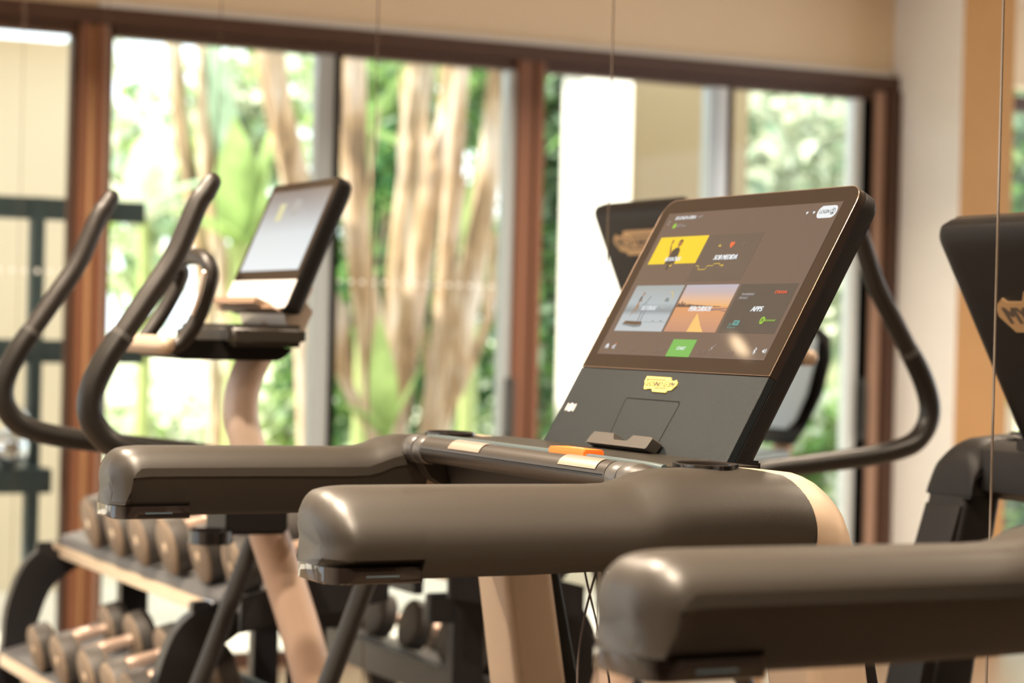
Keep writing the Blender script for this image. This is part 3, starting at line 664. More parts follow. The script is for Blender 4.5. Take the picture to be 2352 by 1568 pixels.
    tx('LOGIN', .4545, .4775, .3905, .3965, 'ink', .1, .0004); bb = B(); line2(bb, circ(.4855, .3936, .0048, 16)+[(.4903, .3936)], .0010, S, .0013); flat(bb, circ(.4855, .3950, .0015, 8), S, .0013); flat(bb, [(.4828, .3902), (.4882, .3902), (.4872, .3925), (.4838, .3925)], S, .0013); obj('icon', bb, UI['ink'], sc_, ang=0)
    bb = B()
    for u in (.4219, .4387): line2(bb, circ(u, .3936, .0062, 18)+[(u+.0062, .3936)], .0006, S, w1)
    obj('icon', bb, UI['faint'], sc_, ang=0)
    bb = B()
    for u in (.4219, .4387): flat(bb, [(u, .3912), (u+.0026, .3938), (u+.0024, .3956), (u+.0008, .3958), (u, .3948), (u-.0008, .3958), (u-.0024, .3956), (u-.0026, .3938)], S, w1)
    obj('icon', bb, UI['white'], sc_, ang=0)
    tx('SEGUNDA-FEIRA', .0565, .1175, .3965, .4025, 'white', .2, .0007); tx('- 9:37', .1205, .1365, .3972, .4018, 'whited', .2, .0003)
    ui('icon', [circ(.0638, .3856, .0048, 16)], 'lime', w1); tx('Conectar', .0705, .0885, .3866, .3886, 'whited', .1, 0); tx('Apple Watch', .0705, .1005, .3828, .3858, 'whited', .1, .0003)
    bb = B(); line2(bb, [(.0405, .3895), (.0425, .3915), (.0425, .3950)], .0012, S, w1); line2(bb, [(.0425, .3950), (.0440, .3942)], .0012, S, w1); flat(bb, circ(.0412, .3893, .0014, 8), S, w1); obj('icon', bb, UI['whited'], sc_, ang=0)
    # waving trainer
    body = [(.0930, .3185), (.0950, .3300), (.0975, .3400), (.1030, .3445), (.1090, .3458), (.1150, .3448), (.1200, .3400), (.1222, .3300), (.1225, .3165), (.1100, .3165), (.1090, .3085), (.1060, .3050), (.1040, .3110), (.1030, .3165), (.0930, .3165)]
    ui('person_picture', [body], 'shirt', w2_)
    ui('person_picture', [[(u, v) for u, v in circ(.1112, .3525, .0056, 16, .0060)], [(.1092, .3440), (.1122, .3440), (.1122, .3490), (.1092, .3490)], [(.0965, .3300), (.0945, .3320), (.0850, .3480), (.0842, .3560), (.0862, .3570), (.0872, .3510), (.0900, .3470), (.0990, .3350)], circ(.0858, .3560, .0042, 10, .0030)], 'skin', w2_+.0002)
    ui('person_picture', [[(.1050, .3540), (.1056, .3582), (.1110, .3598), (.1166, .3582), (.1172, .3545), (.1150, .3566), (.1080, .3566)]], 'brown', w2_+.0003)
    ui('icon', [circ(.1144, .3130, .0014, 10, .0045)], 'amber', w2_)
    tx('SESSÕES', .0895, .1345, .3212, .3292)
    tx('SOB MEDIDA', .2325, .2955, .3205, .3288)
    bb = B(); u, v = .2635, .3463; flat(bb, [(u, v-.0062), (u+.0058, v+.0002), (u+.0054, v+.0042), (u+.0022, v+.0050), (u, v+.0030), (u-.0022, v+.0050), (u-.0054, v+.0042), (u-.0058, v+.0002)], S, w2_); obj('icon', bb, UI['heart'], sc_, ang=0)
    bb = B(); flat(bb, [(.2270, .3440), (.2290, .3490), (.2310, .3440)], S, w2_); flat(bb, [(.2300, .3435), (.2330, .3480), (.2345, .3435)], S, w2_); obj('icon', bb, UI['amber'], sc_, ang=0)
    bb = B(); line2(bb, [(.2910, .3435), (.2985, .3435), (.2985, .3495), (.2910, .3495), (.2910, .3435)], .0008, S, w2_); line2(bb, [(.2928, .3475), (.2968, .3475)], .0006, S, w2_); line2(bb, [(.2928, .3455), (.2968, .3455)], .0006, S, w2_)
    for uu_ in (.245, .279, .311): line2(bb, [(uu_, .3375), (uu_, .3550)], .0004, S, w2_)
    obj('icon', bb, UI['faint'], sc_, ang=0)
    bb = B(); line2(bb, [(.1909, .3112), (.199, .3112), (.203, .3046), (.222, .3046), (.2240, .3108), (.2388, .3108), (.2400, .3142), (.256, .3142), (.2600, .3108), (.2679, .3108)], .0011, S, w2_); flat(bb, [(.2645, .3132), (.2695, .3108), (.2645, .3084)], S, w2_); obj('graph_line', bb, UI['amber'], sc_, ang=0)
    bb = B(); line2(bb, [(.262, .3040), (.268, .3052), (.275, .3065), (.284, .3065)], .0007, S, w2_); line2(bb, [(.290, .3125), (.305, .3125), (.308, .3145), (.328, .3150)], .0006, S, w2_); obj('graph_line', bb, UI['faint'], sc_, ang=0)
    # runner on a treadmill
    ui('runner_picture', [circ(.0800, .2635, .0030, 12, .0024), [(.0775, .2605), (.0800, .2610), (.0795, .2520), (.0775, .2490), (.0745, .2505), (.0755, .2580)], [(.0795, .2575), (.0822, .2520), (.0860, .2510), (.0855, .2495), (.0812, .2500)], [(.0745, .2505), (.0780, .2500), (.0800, .2420), (.0760, .2370), (.0705, .2230), (.0695, .2230), (.0730, .2390), (.0755, .2430)], [(.0765, .2480), (.0800, .2440), (.0835, .2390), (.0800, .2280), (.0788, .2290), (.0805, .2385), (.0770, .2430)]], 'skin', w2_)
    ui('runner_picture', [[(.0745, .2500), (.0755, .2580), (.0790, .2600), (.0805, .2570), (.0798, .2500)]], 'ink', w2_+.0002)
    ui('treadmill_picture', [[(.0600, .2110), (.0650, .2160), (.1150, .2150), (.1190, .2095), (.1175, .2060), (.1000, .2045), (.0605, .2085)], [(.1000, .2150), (.1030, .2150), (.0990, .2420), (.0965, .2420)], [(.1080, .2150), (.1110, .2150), (.1085, .2440), (.1060, .2440)], [(.0920, .2430), (.1000, .2450), (.1060, .2590), (.1040, .2600), (.0975, .2465), (.0915, .2445)]], 'steel', w2_)
    ui('treadmill_picture', [[(.0600, .2110), (.0650, .2150), (.1150, .2140), (.1185, .2100), (.1000, .2090)]], 'brown', w2_+.0002)
    bb = B(); line2(bb, [(.120, .2140), (.185, .2140)], .0005, S, w2_); line2(bb, [(.145, .2160), (.150, .2160)], .0014, S, w2_); line2(bb, [(.168, .2160), (.174, .2160)], .0014, S, w2_); obj('graph_line', bb, UI['steel'], sc_, ang=0)
    bb = B(); cc = [(.1585+.0125*math.sin(a), .2525+.0140*math.cos(a)) for a in [2*math.pi*k/28 for k in range(29)]]
    line2(bb, cc[:8], .0014, S, w2_); obj('timer_ring', bb, UI['amber'], sc_, ang=0)
    bb = B(); line2(bb, cc[7:], .0006, S, w2_); obj('timer_ring', bb, disp_mat('ui_ringpale', (.5, .47, .3)), sc_, ang=0)
    tx('06', .1535, .1640, .2490, .2560, 'ink', .1, .0004)
    tx('ROTINAS', .0960, .1380, .2340, .2420, disp and 'white' if False else 'rot')
    # beach picture: palms, headland, path
    pl = [(.1945, .2400)]+[(.1945+.0022*k, .2415+.0050*abs(math.sin(k*1.7))+(.0045 if k in (2, 5, 6, 9) else 0)) for k in range(1, 18)]+[(.2400, .2440), (.2620, .2432), (.2900, .2420), (.3180, .2412), (.3185, .2404), (.2600, .2400)]
    ui('beach_picture', [pl], 'palm', w2_)
    ui('beach_picture', [[(.2650, .2300), (.2900, .2090), (.3050, .1985), (.2600, .1985), (.2620, .2150)]], 'path', w2_)
    ui('beach_picture', [[(.3388, .2385), (.2950, .2375), (.2800, .2350), (.3000, .2340), (.3388, .2370)], [(.3388, .2345), (.3150, .2350), (.3388, .2320)]], 'sea', w2_)
    tx('PERCURSOS', .2365, .2965, .2330, .2412); tx('APPS', .4045, .4320, .2330, .2412)
    tx('TRAINING', .3590, .3925, .2590, .2628, 'whited', .3, .0004); tx('PEAKS', .3582, .3800, .2530, .2568, 'whited', .3, .0004)
    tx('STRAVA', .4430, .4730, .2615, .2665, 'red', .1, .0007)
    bb = B(); line2(bb, [(.3745, .2130), (.3655, .2130), (.3650, .2065), (.3840, .2065), (.3845, .2095)], .0008, S, w2_); flat(bb, [(.3745, .2105), (.3895, .2105), (.3895, .2185), (.3745, .2185)], S, w2_); obj('icon', bb, UI['teal'], sc_, ang=0)
    tx('TUNE', .3668, .3738, .2085, .2112, 'teal', .05, 0); tx('IN', .3790, .3850, .2125, .2165, 'ink', .05, .0003)
    ui('icon', [circ(.4455, .2191, .0060, 18)], 'lime', w2_); bb = B(); line2(bb, [(.4425, .2165), (.4455, .2215), (.4485, .2165)], .0014, S, w2_+.0003); obj('icon', bb, UI['dark'], sc_, ang=0); tx('komoot', .4535, .4790, .2172, .2215, 'lime', .05, .0003)
    tx('START', .2575, .2815, .1680, .1735, 'white', .2, .0007)
    for s, a, c_ in (('0:0', .121, .136), ('00:00', .192, .224), ('0.00', .318, .340), ('0.0', .398, .413)): tx(s, a, c_, .1630, .1705, 'faint', .15, 0, w2_)
    bb = B(); u, v = .0477, .1712; flat(bb, [(u-.0045, v-.0040), (u-.0012, v-.0040), (u-.0012, v-.0005), (u+.0012, v-.0005), (u+.0012, v-.0040), (u+.0045, v-.0040), (u+.0045, v+.0008), (u, v+.0050), (u-.0045, v+.0008)], S, w1)
    u = .0695; line2(bb, [(u-.0055, v-.0008), (u-.0015, v-.0008), (u+.0028, v+.0030)], .0013, S, w1); line2(bb, [(u-.0035, v-.0038), (u+.0010, v-.0020), (u+.0030, v-.0040)], .0013, S, w1); line2(bb, [(u-.0020, v+.0020), (u+.0028, v-.0002)], .0011, S, w1)
    u = .4648; line2(bb, [(u-.0030, v+.0015), (u+.0030, v-.0025), (u, v-.0055), (u, v+.0050), (u+.0030, v+.0020), (u-.0030, v-.0025)], .0010, S, w1)
    u = .4885; flat(bb, [(u-.0048, v-.0015), (u-.0028, v-.0015), (u-.0002, v-.0040), (u-.0002, v+.0040), (u-.0028, v+.0015), (u-.0048, v+.0015)], S, w1); line2(bb, [(u+.0015, v-.0020), (u+.0025, v), (u+.0015, v+.0020)], .0010, S, w1); line2(bb, [(u+.0035, v-.0035), (u+.0050, v), (u+.0035, v+.0035)], .0010, S, w1)
    obj('icon', bb, UI['white'], sc_, ang=0)
    bb = B(); u, v = .3526, .1735; line2(bb, [(u-.0060, v-.0045), (u+.0050, v+.0055)], .0008, S, w1); flat(bb, [(u-.0035, v+.0012), (u+.0010, v+.0018), (u-.0008, v-.0038)], S, w1); obj('icon', bb, UI['whited'], sc_, ang=0)
    ui('icon', [circ(.0725, .1755, .0013, 8)], 'heart', w2_)
UI['rot'] = disp_mat('ui_rot', (.58, .62, .65))
disp = True

tm = thing('treadmill', (1.25, YC, 0), 'treadmill in sharp focus with the large lit touch screen', 'treadmill', None)
build_upright(tm, 2.27, 1); build_upright(tm, 3.25, -1)
build_arm(tm, 2.27, 1); build_arm(tm, 3.25, -1)
# central body with tray
b = B()
prof = [(1.400, 1.302), (1.44, 1.303), (1.50, 1.303), (1.555, 1.298), (1.582, 1.282), (1.592, 1.25), (1.588, 1.21), (1.56, 1.195), (1.46, 1.195), (1.42, 1.225), (1.405, 1.27), (1.398, 1.297)]
prism(b, [(x, 2.392, z) for x, z in prof], (0, .736, 0)); obj('console_body', b, [BLK2], tm, ang=35)
b = B(); prism(b, [(1.4005, 2.40, 1.3032), (1.4005, 3.12, 1.3032), (1.545, 3.12, 1.3035), (1.545, 2.40, 1.3035)], (0, 0, .0012)); obj('tray', b, TRAY, tm, label='dusty black tray in front of the screen')
b = B(); box(b, 1.545, 1.60, 2.478, 3.012, 1.285, 1.306, .003); obj('console_foot', b, BLK2, tm)
def cup(cx, cy, cz, rx, ry):
    bb = B(); n = 28
    prof = [(1.06, 0.0035), (1.0, .0045), (.94, .003), (.90, -.003), (.86, -.020), (.80, -.030), (0.02, -.031)]
    rings = [[(cx+rx*s*math.cos(2*math.pi*k/n), cy+ry*s*math.sin(2*math.pi*k/n), cz+dz) for k in range(n)] for s, dz in [(1.06, -.004)]+prof]
    loft(bb, rings); return bb
obj('cup_holder', cup(1.45, 2.375, 1.3062, .036, .048), GLOSS, tm, label='glossy oval cup holder'); obj('cup_holder', cup(1.45, 3.145, 1.3062, .036, .048), GLOSS, tm, label='glossy oval cup holder')
# handlebar with split line and rings
b = B(); cyl(b, (1.376, 2.47, 1.288), (1.376, 3.05, 1.288), .0195, 28)
for v_ in b.verts:
    if v_.co.z < 1.290: pass
hb = obj('handlebar', b, BAR, tm, ang=40)
b = B(); box(b, 1.3555, 1.3575, 2.475, 3.045, 1.2895, 1.2905); obj('split_line', b, SEAL, hb, ang=0)
for y0, y1, rr in ((2.441, 2.469, .0212), (2.409, 2.438, .0220), (3.051, 3.079, .0212), (3.082, 3.111, .0220)):
    b = B(); tube(b, [(1.376, y0, 1.2865), (1.376, y0+.003, 1.2865), (1.376, y1-.003, 1.2865), (1.376, y1, 1.2865)], [rr*.93, rr, rr, rr*.93], 28, smooth=False); obj('collar', b, mat('collar_rubber', (.05, .048, .046), .35), hb)
for ya_, sg in ((2.412, -1), (3.108, 1)):
    b = B(); tube(b, [(1.376, ya_-sg*.004, 1.2862), (1.378, ya_+sg*.012, 1.2850), (1.384, ya_+sg*.03, 1.281), (1.392, ya_+sg*.05, 1.274)], [.0218, .0215, .0185, .012], 24); obj('fairing', b, BLK, tm, ang=60)
def sensor(y0, y1):
    bb = B(); n = 8; rings = []
    for r_ in (.0197, .0206):
        rings.append([[(1.376+r_*math.cos(a), y, 1.288+r_*math.sin(a)) for a in [math.radians(88+70*k/n) for k in range(n+1)]] for y in (y0, y0+.004, y1-.004, y1)])
    for g in rings:
        V = [[bb.verts.new(p) for p in row] for row in g]
        for i in range(3):
            for k in range(n): bb.faces.new((V[i][k], V[i][k+1], V[i+1][k+1], V[i+1][k]))
    return bb
for y0, y1 in ((2.495, 2.60), (2.845, 2.95)): obj('sensor_plate', sensor(y0, y1), PLATE, hb, ang=60, label='pale metal hand sensor')
# stop bar: dark rod with orange pull
b = B(); tube(b, [(1.402, 2.395, 1.3025), (1.400, 2.5, 1.3045), (1.400, 3.0, 1.3045), (1.402, 3.12, 1.3025)], .0052, 12); sb = obj('stop_bar', b, TEAL, tm)
b = B(); box(b, 1.3930, 1.424, 2.592, 2.697, 1.3020, 1.3142, .002); o = obj('stop_handle', b, ORNG, sb, label='orange emergency stop bar')
b = B(); put_text(b, 'STOP', 0, .030, 0, .007, lambda u, v, w: Vector((1.406+v, 2.658-u, 1.3146)), 0, .1, .0006); lt_ = obj('lettering', b, mat('label_white', (.9, .9, .85), .6), sb, ang=0)
# underside bracket by the far arm
b = B(); prism(b, [(1.365, 3.105, 1.277), (1.40, 3.105, 1.272), (1.52, 3.105, 1.205), (1.46, 3.105, 1.20), (1.385, 3.105, 1.245)], (0, -.035, 0)); obj('bracket', b, BLK, tm, ang=30)
b = B(); prism(b, [(1.365, 2.415, 1.277), (1.40, 2.415, 1.272), (1.52, 2.415, 1.205), (1.46, 2.415, 1.20), (1.385, 2.415, 1.245)], (0, .035, 0)); obj('bracket', b, BLK, tm, ang=30)
build_console(tm)
# safety cords
ORG = Vector(tm.location)
for pts in ([(1.4785, 1.2), (1.4795, 1.165), (1.487, 1.118), (1.500, 1.07), (1.520, 1.005), (1.533, .95), (1.538, .88), (1.532, .80)], [(1.5186, 1.2), (1.511, 1.145), (1.500, 1.105), (1.487, 1.055), (1.478, 1.0), (1.4765, .95), (1.480, .88), (1.495, .80), (1.515, .77), (1.532, .80)]):
    k = .025 if pts[0][0] < 1.5 else -.0
    b = B(); tube(b, [(x, 2.755+(.004 if k else -.004), z-.0) for x, z in [(p[0], p[1]+(0 if i == 0 else .02)) for i, p in enumerate(pts)]], .0017, 8); obj('cord', b, CORD, tm)
# deck and hood
b = B(); box(b, -.45, 1.30, 2.38, 3.14, .11, .17, .01); obj('deck', b, BLK2, tm)
b = B(); box(b, -.40, 1.28, 2.47, 3.05, .171, .178, .002); obj('belt', b, mat('belt_black', (.02, .02, .02), .8), tm)
b = B(); prism(b, [(1.25, 2.36, .0), (1.25, 2.36, .23), (1.45, 2.36, .30), (1.78, 2.36, .27), (1.86, 2.36, .15), (1.86, 2.36, .0)], (0, .80, 0)); bmesh.ops.bevel(b, geom=list(b.edges), offset=.015, segments=2, affect='EDGES'); obj('hood', b, BLK2, tm)
for y in (2.42, 3.10):
    b = B(); cyl(b, (-.38, y-.02, .055), (-.38, y+.02, .055), .055, 20); obj('wheel', b, BLK2, tm)

tm2 = copy_tree(tm, loc=(1.25, YC-1.555, 0)); tm2['label'] = 'second treadmill, only its blurred black side arm showing at the lower right'
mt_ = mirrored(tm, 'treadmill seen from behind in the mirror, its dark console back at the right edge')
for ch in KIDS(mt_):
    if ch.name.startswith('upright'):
        ch.data = ch.data.copy(); ch.data.materials[0] = BLK2; ch['label'] = 'upright coloured dark to look shaded in the mirror'  # shade on the mirrored upright is put in by a darker material

# ================================================================== ELLIPTICAL
HND = mat('handle_foam', (.011, .008, .006), .42, bump=.2, bscale=700)
el = thing('elliptical_trainer', (1.35, 4.26, 0), 'elliptical trainer with curved arm levers and a small tilted screen', 'exercise machine')
ep = [(1.62, 1.56), (1.59, 1.50), (1.5757, 1.473), (1.539, 1.423), (1.507, 1.36), (1.499, 1.289), (1.514, 1.227), (1.563, 1.093)]
b = B(); tube(b, [(x, 4.27, z) for x, z in ep], [.030, .031, .031, .032, .034, .035, .035, .034], 20, ry=1.1); obj('neck', b, mat('neck_paint', (.55, .43, .35), .42, metal=.1), el, label='champagne curved neck')
b = B(); tube(b, [(x, 4.27, z) for x, z in [(1.550, 1.085), (1.566, 1.04), (1.608, .93), (1.655, .79), (1.72, .55), (1.78, .33)]], [.036, .040, .041, .042, .045, .05], 20, ry=1.1); obj('post', b, mat('post_paint', (.48, .35, .27), .42, metal=.1), el, label='champagne lower post')
for y in (3.93, 4.60):
    hp = [(1.312, 1.735), (1.300, 1.715), (1.284, 1.690), (1.243, 1.5926), (1.195, 1.518), (1.1468, 1.4457)]
    b = B(); tube(b, [(x, y, z) for x, z in hp], [.0175, .0195, .020, .021, .021, .0205], 18, round_end=True); lv = obj('lever_grip', b, HND, el)
    yl = y if y < 4 else 4.585
    yl = y if y < 4 else 4.51; kx = yl/y
    lp = [(1.1468, y, 1.4457), (1.120, y, 1.405), (1.098, y, 1.36), (1.089, y, 1.32), (1.097, y, 1.285), (1.125, y, 1.252), (1.17, y, 1.234), (1.25, y, 1.219), (1.40, y, 1.203), (1.55, y, 1.185), (1.640*kx, (y+yl)/2, 1.14), (1.668*kx, yl, 1.06), (1.6363*kx, yl, .967), (1.5647*kx, yl, .779), (1.49*kx, yl, .59), (1.43*kx, yl, .42)]
    b = B(); tube(b, lp, [.0225, .0235, .0235, .0235, .0235, .0235, .023, .0225, .022, .021, .021, .0205, .020, .020, .020, .020], 18); obj('lever', b, mat('lever_black', (.007, .006, .005), .40, spec=.4), el)
    b = B(); cyl(b, (1.150, y, 1.450), (1.1435, y, 1.4405), .0228, 20); obj('collar', b, mat('collar_rubber', (.05, .048, .046), .35), lv)
    b = B(); cyl(b, (1.655, yl-.03, 1.10), (1.655, 4.27, 1.10), .018, 16); obj('pivot', b, BLK2, el)
    b = B(); prism(b, [(1.0, y-.06, .33), (1.40, y-.06, .38), (1.42, y-.06, .41), (1.0, y-.06, .36)], (0, .12, 0)); obj('pedal', b, BLK2, el)
    b = B(); tube(b, [(1.43, yl, .42), (1.3, y, .36), (.7, y, .22)], .02, 12); obj('pedal_arm', b, BLK2, el)
# fixed handles
b = B(); tube(b, [(1.285, 4.13, 1.428), (1.315, 4.125, 1.428), (1.338, 4.12, 1.455), (1.360, 4.12, 1.50), (1.377, 4.12, 1.555), (1.374, 4.13, 1.590), (1.370, 4.18, 1.603), (1.374, 4.30, 1.601), (1.382, 4.36, 1.590), (1.400, 4.375, 1.57), (1.368, 4.38, 1.50), (1.335, 4.38, 1.45), (1.32, 4.38, 1.43)], [.0165]*13, 16); fh = obj('fixed_handle', b, HND, el)
b = B(); tube(b, [(1.3385, 4.104, 1.490), (1.350, 4.1035, 1.525), (1.359, 4.1035, 1.570)], .0052, 10, round_end=True); obj('sensor_plate', b, PLATE, fh, label='bright metal hand sensor')
b = B(); tube(b, [(1.287, 4.11, 1.428), (1.283, 4.16, 1.428), (1.283, 4.34, 1.428), (1.287, 4.40, 1.428)], .0185, 16, round_end=True); obj('front_bar', b, SILV, el)
b = B(); prism(b, [(1.30, 4.13, 1.413), (1.33, 4.13, 1.400), (1.53, 4.13, 1.400), (1.56, 4.13, 1.425), (1.42, 4.13, 1.440), (1.30, 4.13, 1.440)], (0, .27, 0)); bmesh.ops.bevel(b, geom=list(b.edges), offset=.004, segments=2, affect='EDGES'); obj('tray_underside', b, BLK2, el)
b = B(); box(b, 1.405, 1.565, 4.075, 4.43, 1.428, 1.472, .012, 3); obj('tray', b, BLK, el, label='black bottle tray')
EA = Vector((1.5186, 4.463, 1.503)); EV = Vector((.1124, 0, .267)).normalized(); EN = UU.cross(EV)
def T(u, v, w=0): return EA+UU*u+EV*v+EN*w
b = B()
def er(ins, w_, r): return [T(u, v, w_) for u, v in rrect(ins, .383-ins, -.0+ins*.3, .290-ins, r, 5)]
loft(b, [er(.001, 0, .014), er(0, -.002, .015), er(0, -.022, .015), er(.006, -.032, .015), er(.02, -.040, .012), er(.035, -.043, .008)]); eh = obj('console_housing', b, BLK2, el, ang=45)
logo(eh, lambda u, v, w=0: T(.383-u, v, -.043-w), .1915, .205, 2.3, BRONZE, mat('badge_dark', (.05, .035, .025), .5), .0, .003, label='bronze maker badge on the console back')
b = B(); flat(b, rrect(.002, .381, .066, .288, .013, 5, (0, 0, 1, 1)), T, .0002, .0012); es = obj('screen', b, SCREENG, el, ang=0)
b = B(); flat(b, [(.020, .086), (.363, .086), (.363, .270), (.020, .270)], T, .0018); obj('display', b, disp_mat('ui_elliptical', (.6, .65, .7), grad=(1.58, 1.755, [(0, (.72, .78, .80)), (.45, (.60, .66, .68)), (.75, (.36, .36, .36)), (1, (.20, .17, .15))])), es, ang=0, label='display with a pale window reflection put into its glow')  # gradient puts the reflected windows and darker wall band into the glow
b = B(); flat(b, circ(.20, .228, .020, 20, .026), T, .0021); obj('app_tile', b, disp_mat('ui_pale_tile', (.38, .38, .36)), es, ang=0)
b = B(); flat(b, [(.10, .20), (.135, .20), (.135, .24), (.10, .24)], T, .0023); obj('app_tile', b, disp_mat('ui_pale_yellow', (.62, .60, .35)), es, ang=0)
b = B(); flat(b, rrect(.002, .381, .003, .064, .010, 4, (1, 1, 0, 0)), T, .0002, .0012); obj('front_panel', b, mat('silver_panel', (.78, .79, .80), .25, metal=.3), el, ang=0, label='silvery lower console panel')
b = B(); flat(b, [(.05, -.003), (.30, -.003), (.30, .010), (.05, .010)], T, .0, .038); flat(b, [(.01, -.006), (.37, -.006), (.35, .001), (.03, .001)], T, .0, .020); obj('ledge', b, mat('ledge_brown', (.22, .14, .09), .4), el, ang=20)
b = B(); prism(b, [(1.55, 4.14, 1.455), (1.535, 4.14, 1.51), (1.575, 4.14, 1.53), (1.60, 4.14, 1.50), (1.58, 4.14, 1.455)], (0, .27, 0)); obj('console_mount', b, mat('pale_mount', (.78, .70, .62), .35, metal=.3), el, ang=30)
# bottle holder
b = B(); n = 36
rg = lambda r_, z: [(1.393+r_*math.cos(2*math.pi*k/n), 4.13+r_*math.sin(2*math.pi*k/n), z) for k in range(n)]
rings = [rg(.041, 1.040), rg(.044, 1.042), rg(.044, 1.066), rg(.041, 1.068), rg(.038, 1.066), rg(.038, 1.042), rg(.041, 1.040)]
loft(b, rings, caps=False); obj('bottle_ring', b, GLOSS, el, ang=50, label='glossy black bottle ring')
b = B(); box(b, 1.425, 1.555, 4.13, 4.26, 1.055, 1.150, .006); obj('bottle_bracket', b, BLK2, el)
# base
b = B(); box(b, .35, 1.85, 4.22, 4.32, .03, .11, .01); obj('base_rail', b, BLK2, el)
for x in (.38, 1.80):
    b = B(); box(b, x-.04, x+.04, 3.98, 4.54, 0, .05, .01); obj('foot', b, BLK2, el)
b = B(); cyl(b, (1.70, 4.20, .30), (1.70, 4.34, .30), .20, 36); obj('flywheel_cover', b, BLK2, el)
mirrored(el, 'elliptical trainer in the mirror, dark console back and one curved lever showing')

# ================================================================== DUMBBELL RACK
rk = thing('dumbbell_rack', (1.7, 5.4, 0), 'black tiered rack with arched ends holding the dumbbells', 'rack')
def arch(y, inner=False):
    out = [(1.30, .0), (1.36, .22), (1.41, .40), (1.4543, .5428), (1.466, .6635), (1.509, .7833), (1.575, .838), (1.66, .856), (1.75, .860)]
    inn = [(1.75, .790), (1.68, .785), (1.640, .765), (1.585, .715), (1.545, .60), (1.515, .48), (1.48, .36), (1.43, .20), (1.37, .0)]
    o_ = catmull([(x, y, z) for x, z in out], 4); i_ = catmull([(x, y, z) for x, z in inn], 4)
    return o_, i_
for y in (4.70, 6.08):
    o_, i_ = arch(y)
    i_ = i_[::-1]; n = min(len(o_), len(i_)); bb = B()
    V = []
    for k in range(n):
        a, c_ = o_[k], i_[k]; V.append([bb.verts.new(p) for p in (a, a+Vector((0, .045, 0)), c_+Vector((0, .045, 0)), c_)])
    for k in range(n-1):
        for q in range(4): bb.faces.new((V[k][q], V[k][(q+1) % 4], V[k+1][(q+1) % 4], V[k+1][q]))
    bb.faces.new(V[0]); bb.faces.new(V[-1]); obj('arched_frame', bb, RACKB, rk, ang=30)
    bb = B(); box(bb, 1.79, 1.87, y, y+.05, .0, .85, .004); obj('column', bb, RACKB, rk)
    bb = B(); box(bb, 1.28, 1.95, y-.005, y+.05, .0, .05, .004); obj('foot', bb, RACKB, rk)
    bb = B(); box(bb, 1.55, 1.93, y+.005, y+.04, .78, .850, .004); obj('gusset', bb, RACKB, rk)
    for x_, z_ in ((1.60, .842), (1.83, .86), (1.83, .60), (1.83, .35)):
        bb = B(); cyl(bb, (x_, y-.010, z_), (x_, y+.058, z_), .012, 12); obj('bolt', bb, CHROME, rk)
for xf, xb, zf, zb_ in ((1.62, 1.93, .83, .895), (1.46, 1.76, .535, .605), (1.33, 1.64, .24, .31)):
    bb = B(); ye = 4.56 if xf > 1.6 else 4.745; box(bb, xf-.012, xf+.008, 4.745, 6.08, zf-.022, zf+.010, .003); obj('shelf_rail', bb, RACKL, rk, label='bright metal shelf rail')
    bb = B(); prism(bb, [(xf-.004, ye, zf+.0105), (xb, ye, zf+.0105+.25*(xb-xf)), (xb, ye, zf+.020+.020*(xf > 1.6)+.25*(xb-xf)), (xf-.004, ye, zf+.020+.020*(xf > 1.6))], (0, 6.08-ye, 0)); obj('shelf_tray', bb, RACKT, rk)
    bb = B(); box(bb, xb, xb+.025, 4.745, 6.08, zb_-.05, zb_+.03, .003); obj('back_rail', bb, RACKB, rk)
bb = B(); prism(bb, [(1.607, 4.546, .80), (1.607, 4.546, .878), (1.955, 4.546, .962), (1.955, 4.546, .86)], (0, .015, 0)); obj('end_plate', bb, RACKB, rk)
def dumbbell(x, y, z, r_, label, cat='dumbbell', L=.14, hd=.055):
    t = thing('dumbbell', (x, y, z-r_), label, cat, None); t.rotation_euler = (0, -.245, 0)
    def head(x0, x1, s):
        bb = B(); f, k_ = (x0, x1)
        tube(bb, [(x0, y, z), (x0+.003, y, z), (x0+.010, y, z), (x1-.010, y, z), (x1-.003, y, z), (x1, y, z)], [r_*.86, r_*.93, r_, r_, r_*.95, r_*.86], 32, smooth=False)
        return bb
    h1 = obj('weight_head', head(x, x+hd, 1), [RUB], t, ang=50)
    bb = B(); tube(bb, [(x+.007, y, z), (x+.012, y, z), (x+hd-.012, y, z), (x+hd-.007, y, z)], [r_*1.004, r_*1.012, r_*1.012, r_*1.004], 32, smooth=False, caps=False); obj('rim', bb, RUBS, h1, ang=50)
    bb = B(); cyl(bb, (x-.002, y, z), (x+.004, y, z), r_*.17, 14); obj('cap', bb, RACKL, h1)
    h2 = obj('weight_head', head(x+hd+L, x+2*hd+L, 1), [RUB], t, ang=50)
    bb = B(); tube(bb, [(x+hd+L+.007, y, z), (x+hd+L+.012, y, z), (x+2*hd+L-.012, y, z), (x+2*hd+L-.007, y, z)], [r_*1.004, r_*1.012, r_*1.012, r_*1.004], 32, smooth=False, caps=False); obj('rim', bb, RUBS, h2, ang=50)
    bb = B(); tube(bb, [(x+hd-.002, y, z), (x+hd+.02, y, z), (x+hd+L/2, y, z), (x+hd+L-.02, y, z), (x+hd+L+.002, y, z)], [.016, .0155, .018, .0155, .016], 16); obj('handle', bb, PINKCH, t, label='satin metal handle')
    return t
top = [(1.59, 5.90), (1.59, 5.66), (1.59, 5.4377), (1.59, 5.2275), (1.605, 5.04), (1.63, 4.87)]
lab = ['first from the brown post', 'second from the brown post', 'third from the brown post', 'fourth from the brown post', 'fifth from the brown post', 'sixth from the brown post, beside the champagne post']
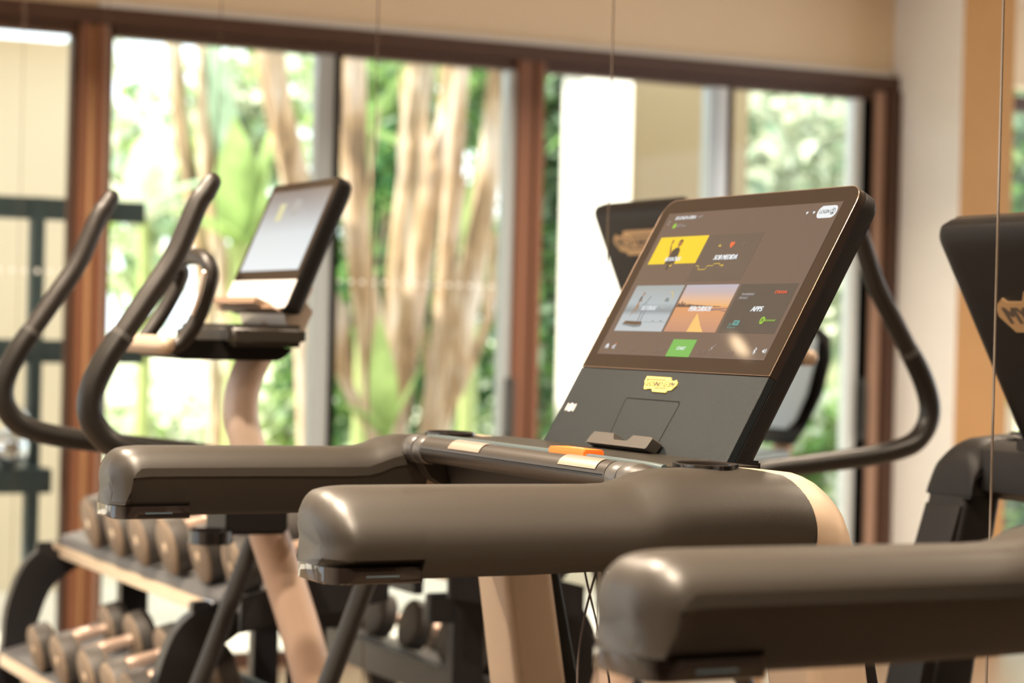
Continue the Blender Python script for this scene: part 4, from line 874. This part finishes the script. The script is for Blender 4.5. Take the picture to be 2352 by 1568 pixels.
top = [(1.59, 5.6615), (1.59, 5.4377), (1.59, 5.2275), (1.61, 5.056), (1.635, 4.886), (1.675, 4.79)]
top = [(1.59, 5.6615, .0700, 'dumbbell on the top shelf, first from the brown post'), (1.59, 5.4377, .066, 'dumbbell on the top shelf, second from the brown post'), (1.59, 5.2275, .068, 'dumbbell on the top shelf, third from the brown post'),
       (1.60, 5.0243, .070, 'dumbbell on the top shelf, fourth, just left of the bottle ring'), (1.62, 4.8411, .068, 'dumbbell on the top shelf, under the glossy bottle ring'),
       (1.632, 4.645, .066, 'dumbbell on the top shelf nearest the champagne post, last of its row')]
DB = []
for i, (x, y, r_, lb) in enumerate(top): DB.append(dumbbell(x, y, .871+r_, r_, lb))
t6 = dumbbell(1.655, 4.70+.10, .0, .07, 'x') if False else None
for i, (x, y, r_, lb) in enumerate([(1.45, 5.6548, .062, 'dumbbell on the middle shelf nearest the arched far end'), (1.45, 5.4178, .066, 'dumbbell on the middle shelf, second from the far end'), (1.45, 5.1593, .066, 'dumbbell on the middle shelf, third from the far end'), (1.45, 4.9567, .066, 'dumbbell on the middle shelf, fourth from the far end, cut by the bottom edge'), (1.45, 4.80, .066, 'dumbbell on the middle shelf nearest the near arched end, cut by the bottom edge')]):
    DB.append(dumbbell(x, y, .5565+r_, r_, lb))
mirrored(rk, 'dark dumbbell rack seen from behind in the mirror, under the treadmill arm')
for d in DB: mirrored(d, 'dark dumbbell seen from behind in the mirror, on the reflected rack', 'dumbbells on the reflected rack')

# recumbent bike seen behind the large console
t = thing('recumbent_bike', (4.35, 6.5, 0), 'recumbent bike with a padded backrest, seen between the large screen and the curved lever', 'exercise bike')
PAD = mat('blue_grey_pad', (.30, .38, .44), .5)
b = B(); rings = []
for zz, xo, hw, th in ((1.16, 4.20, .15, .03), (1.19, 4.205, .19, .045), (1.28, 4.235, .21, .05), (1.40, 4.275, .20, .05), (1.47, 4.30, .17, .045), (1.495, 4.305, .12, .03)):
    rings.append([(xo-th/2+(th if 0 < k < 6 else 0)*0+th*(.5+.5*math.cos(2*math.pi*k/14)), 6.5+hw*math.sin(2*math.pi*k/14), zz) for k in range(14)])
loft(b, rings); obj('backrest_pad', b, PAD, t)
b = B(); rings = []
for zz, xo, hw, th in ((1.10, 4.245, .10, .03), (1.16, 4.235, .18, .04), (1.28, 4.272, .22, .045), (1.40, 4.31, .21, .045), (1.48, 4.335, .17, .04), (1.51, 4.335, .12, .03)):
    rings.append([(xo+th*(.5+.5*math.cos(2*math.pi*k/14)), 6.5+hw*math.sin(2*math.pi*k/14), zz) for k in range(14)])
loft(b, rings); obj('backrest_shell', b, BLK2, t)
b = B(); box(b, 3.95, 4.24, 6.32, 6.68, 1.00, 1.085, .03, 3); obj('seat_pad', b, PAD, t)
b = B(); tube(b, [(4.30, 6.5, 1.14), (4.28, 6.5, 1.08), (4.25, 6.5, .95), (4.20, 6.5, .60), (4.18, 6.5, .10)], .035, 14); obj('seat_post', b, mat('seat_post_tan', (.35, .22, .12), .4), t)
b = B(); box(b, 3.2, 4.6, 6.46, 6.54, .04, .12, .01); obj('base_rail', b, BLK2, t)
for x in (3.25, 4.55):
    b = B(); box(b, x-.03, x+.03, 6.25, 6.75, 0, .045, .01); obj('foot', b, BLK2, t)
b = B(); box(b, 3.95, 4.2, 6.44, 6.56, .93, 1.0, .01); obj('seat_bracket', b, BLK2, t)
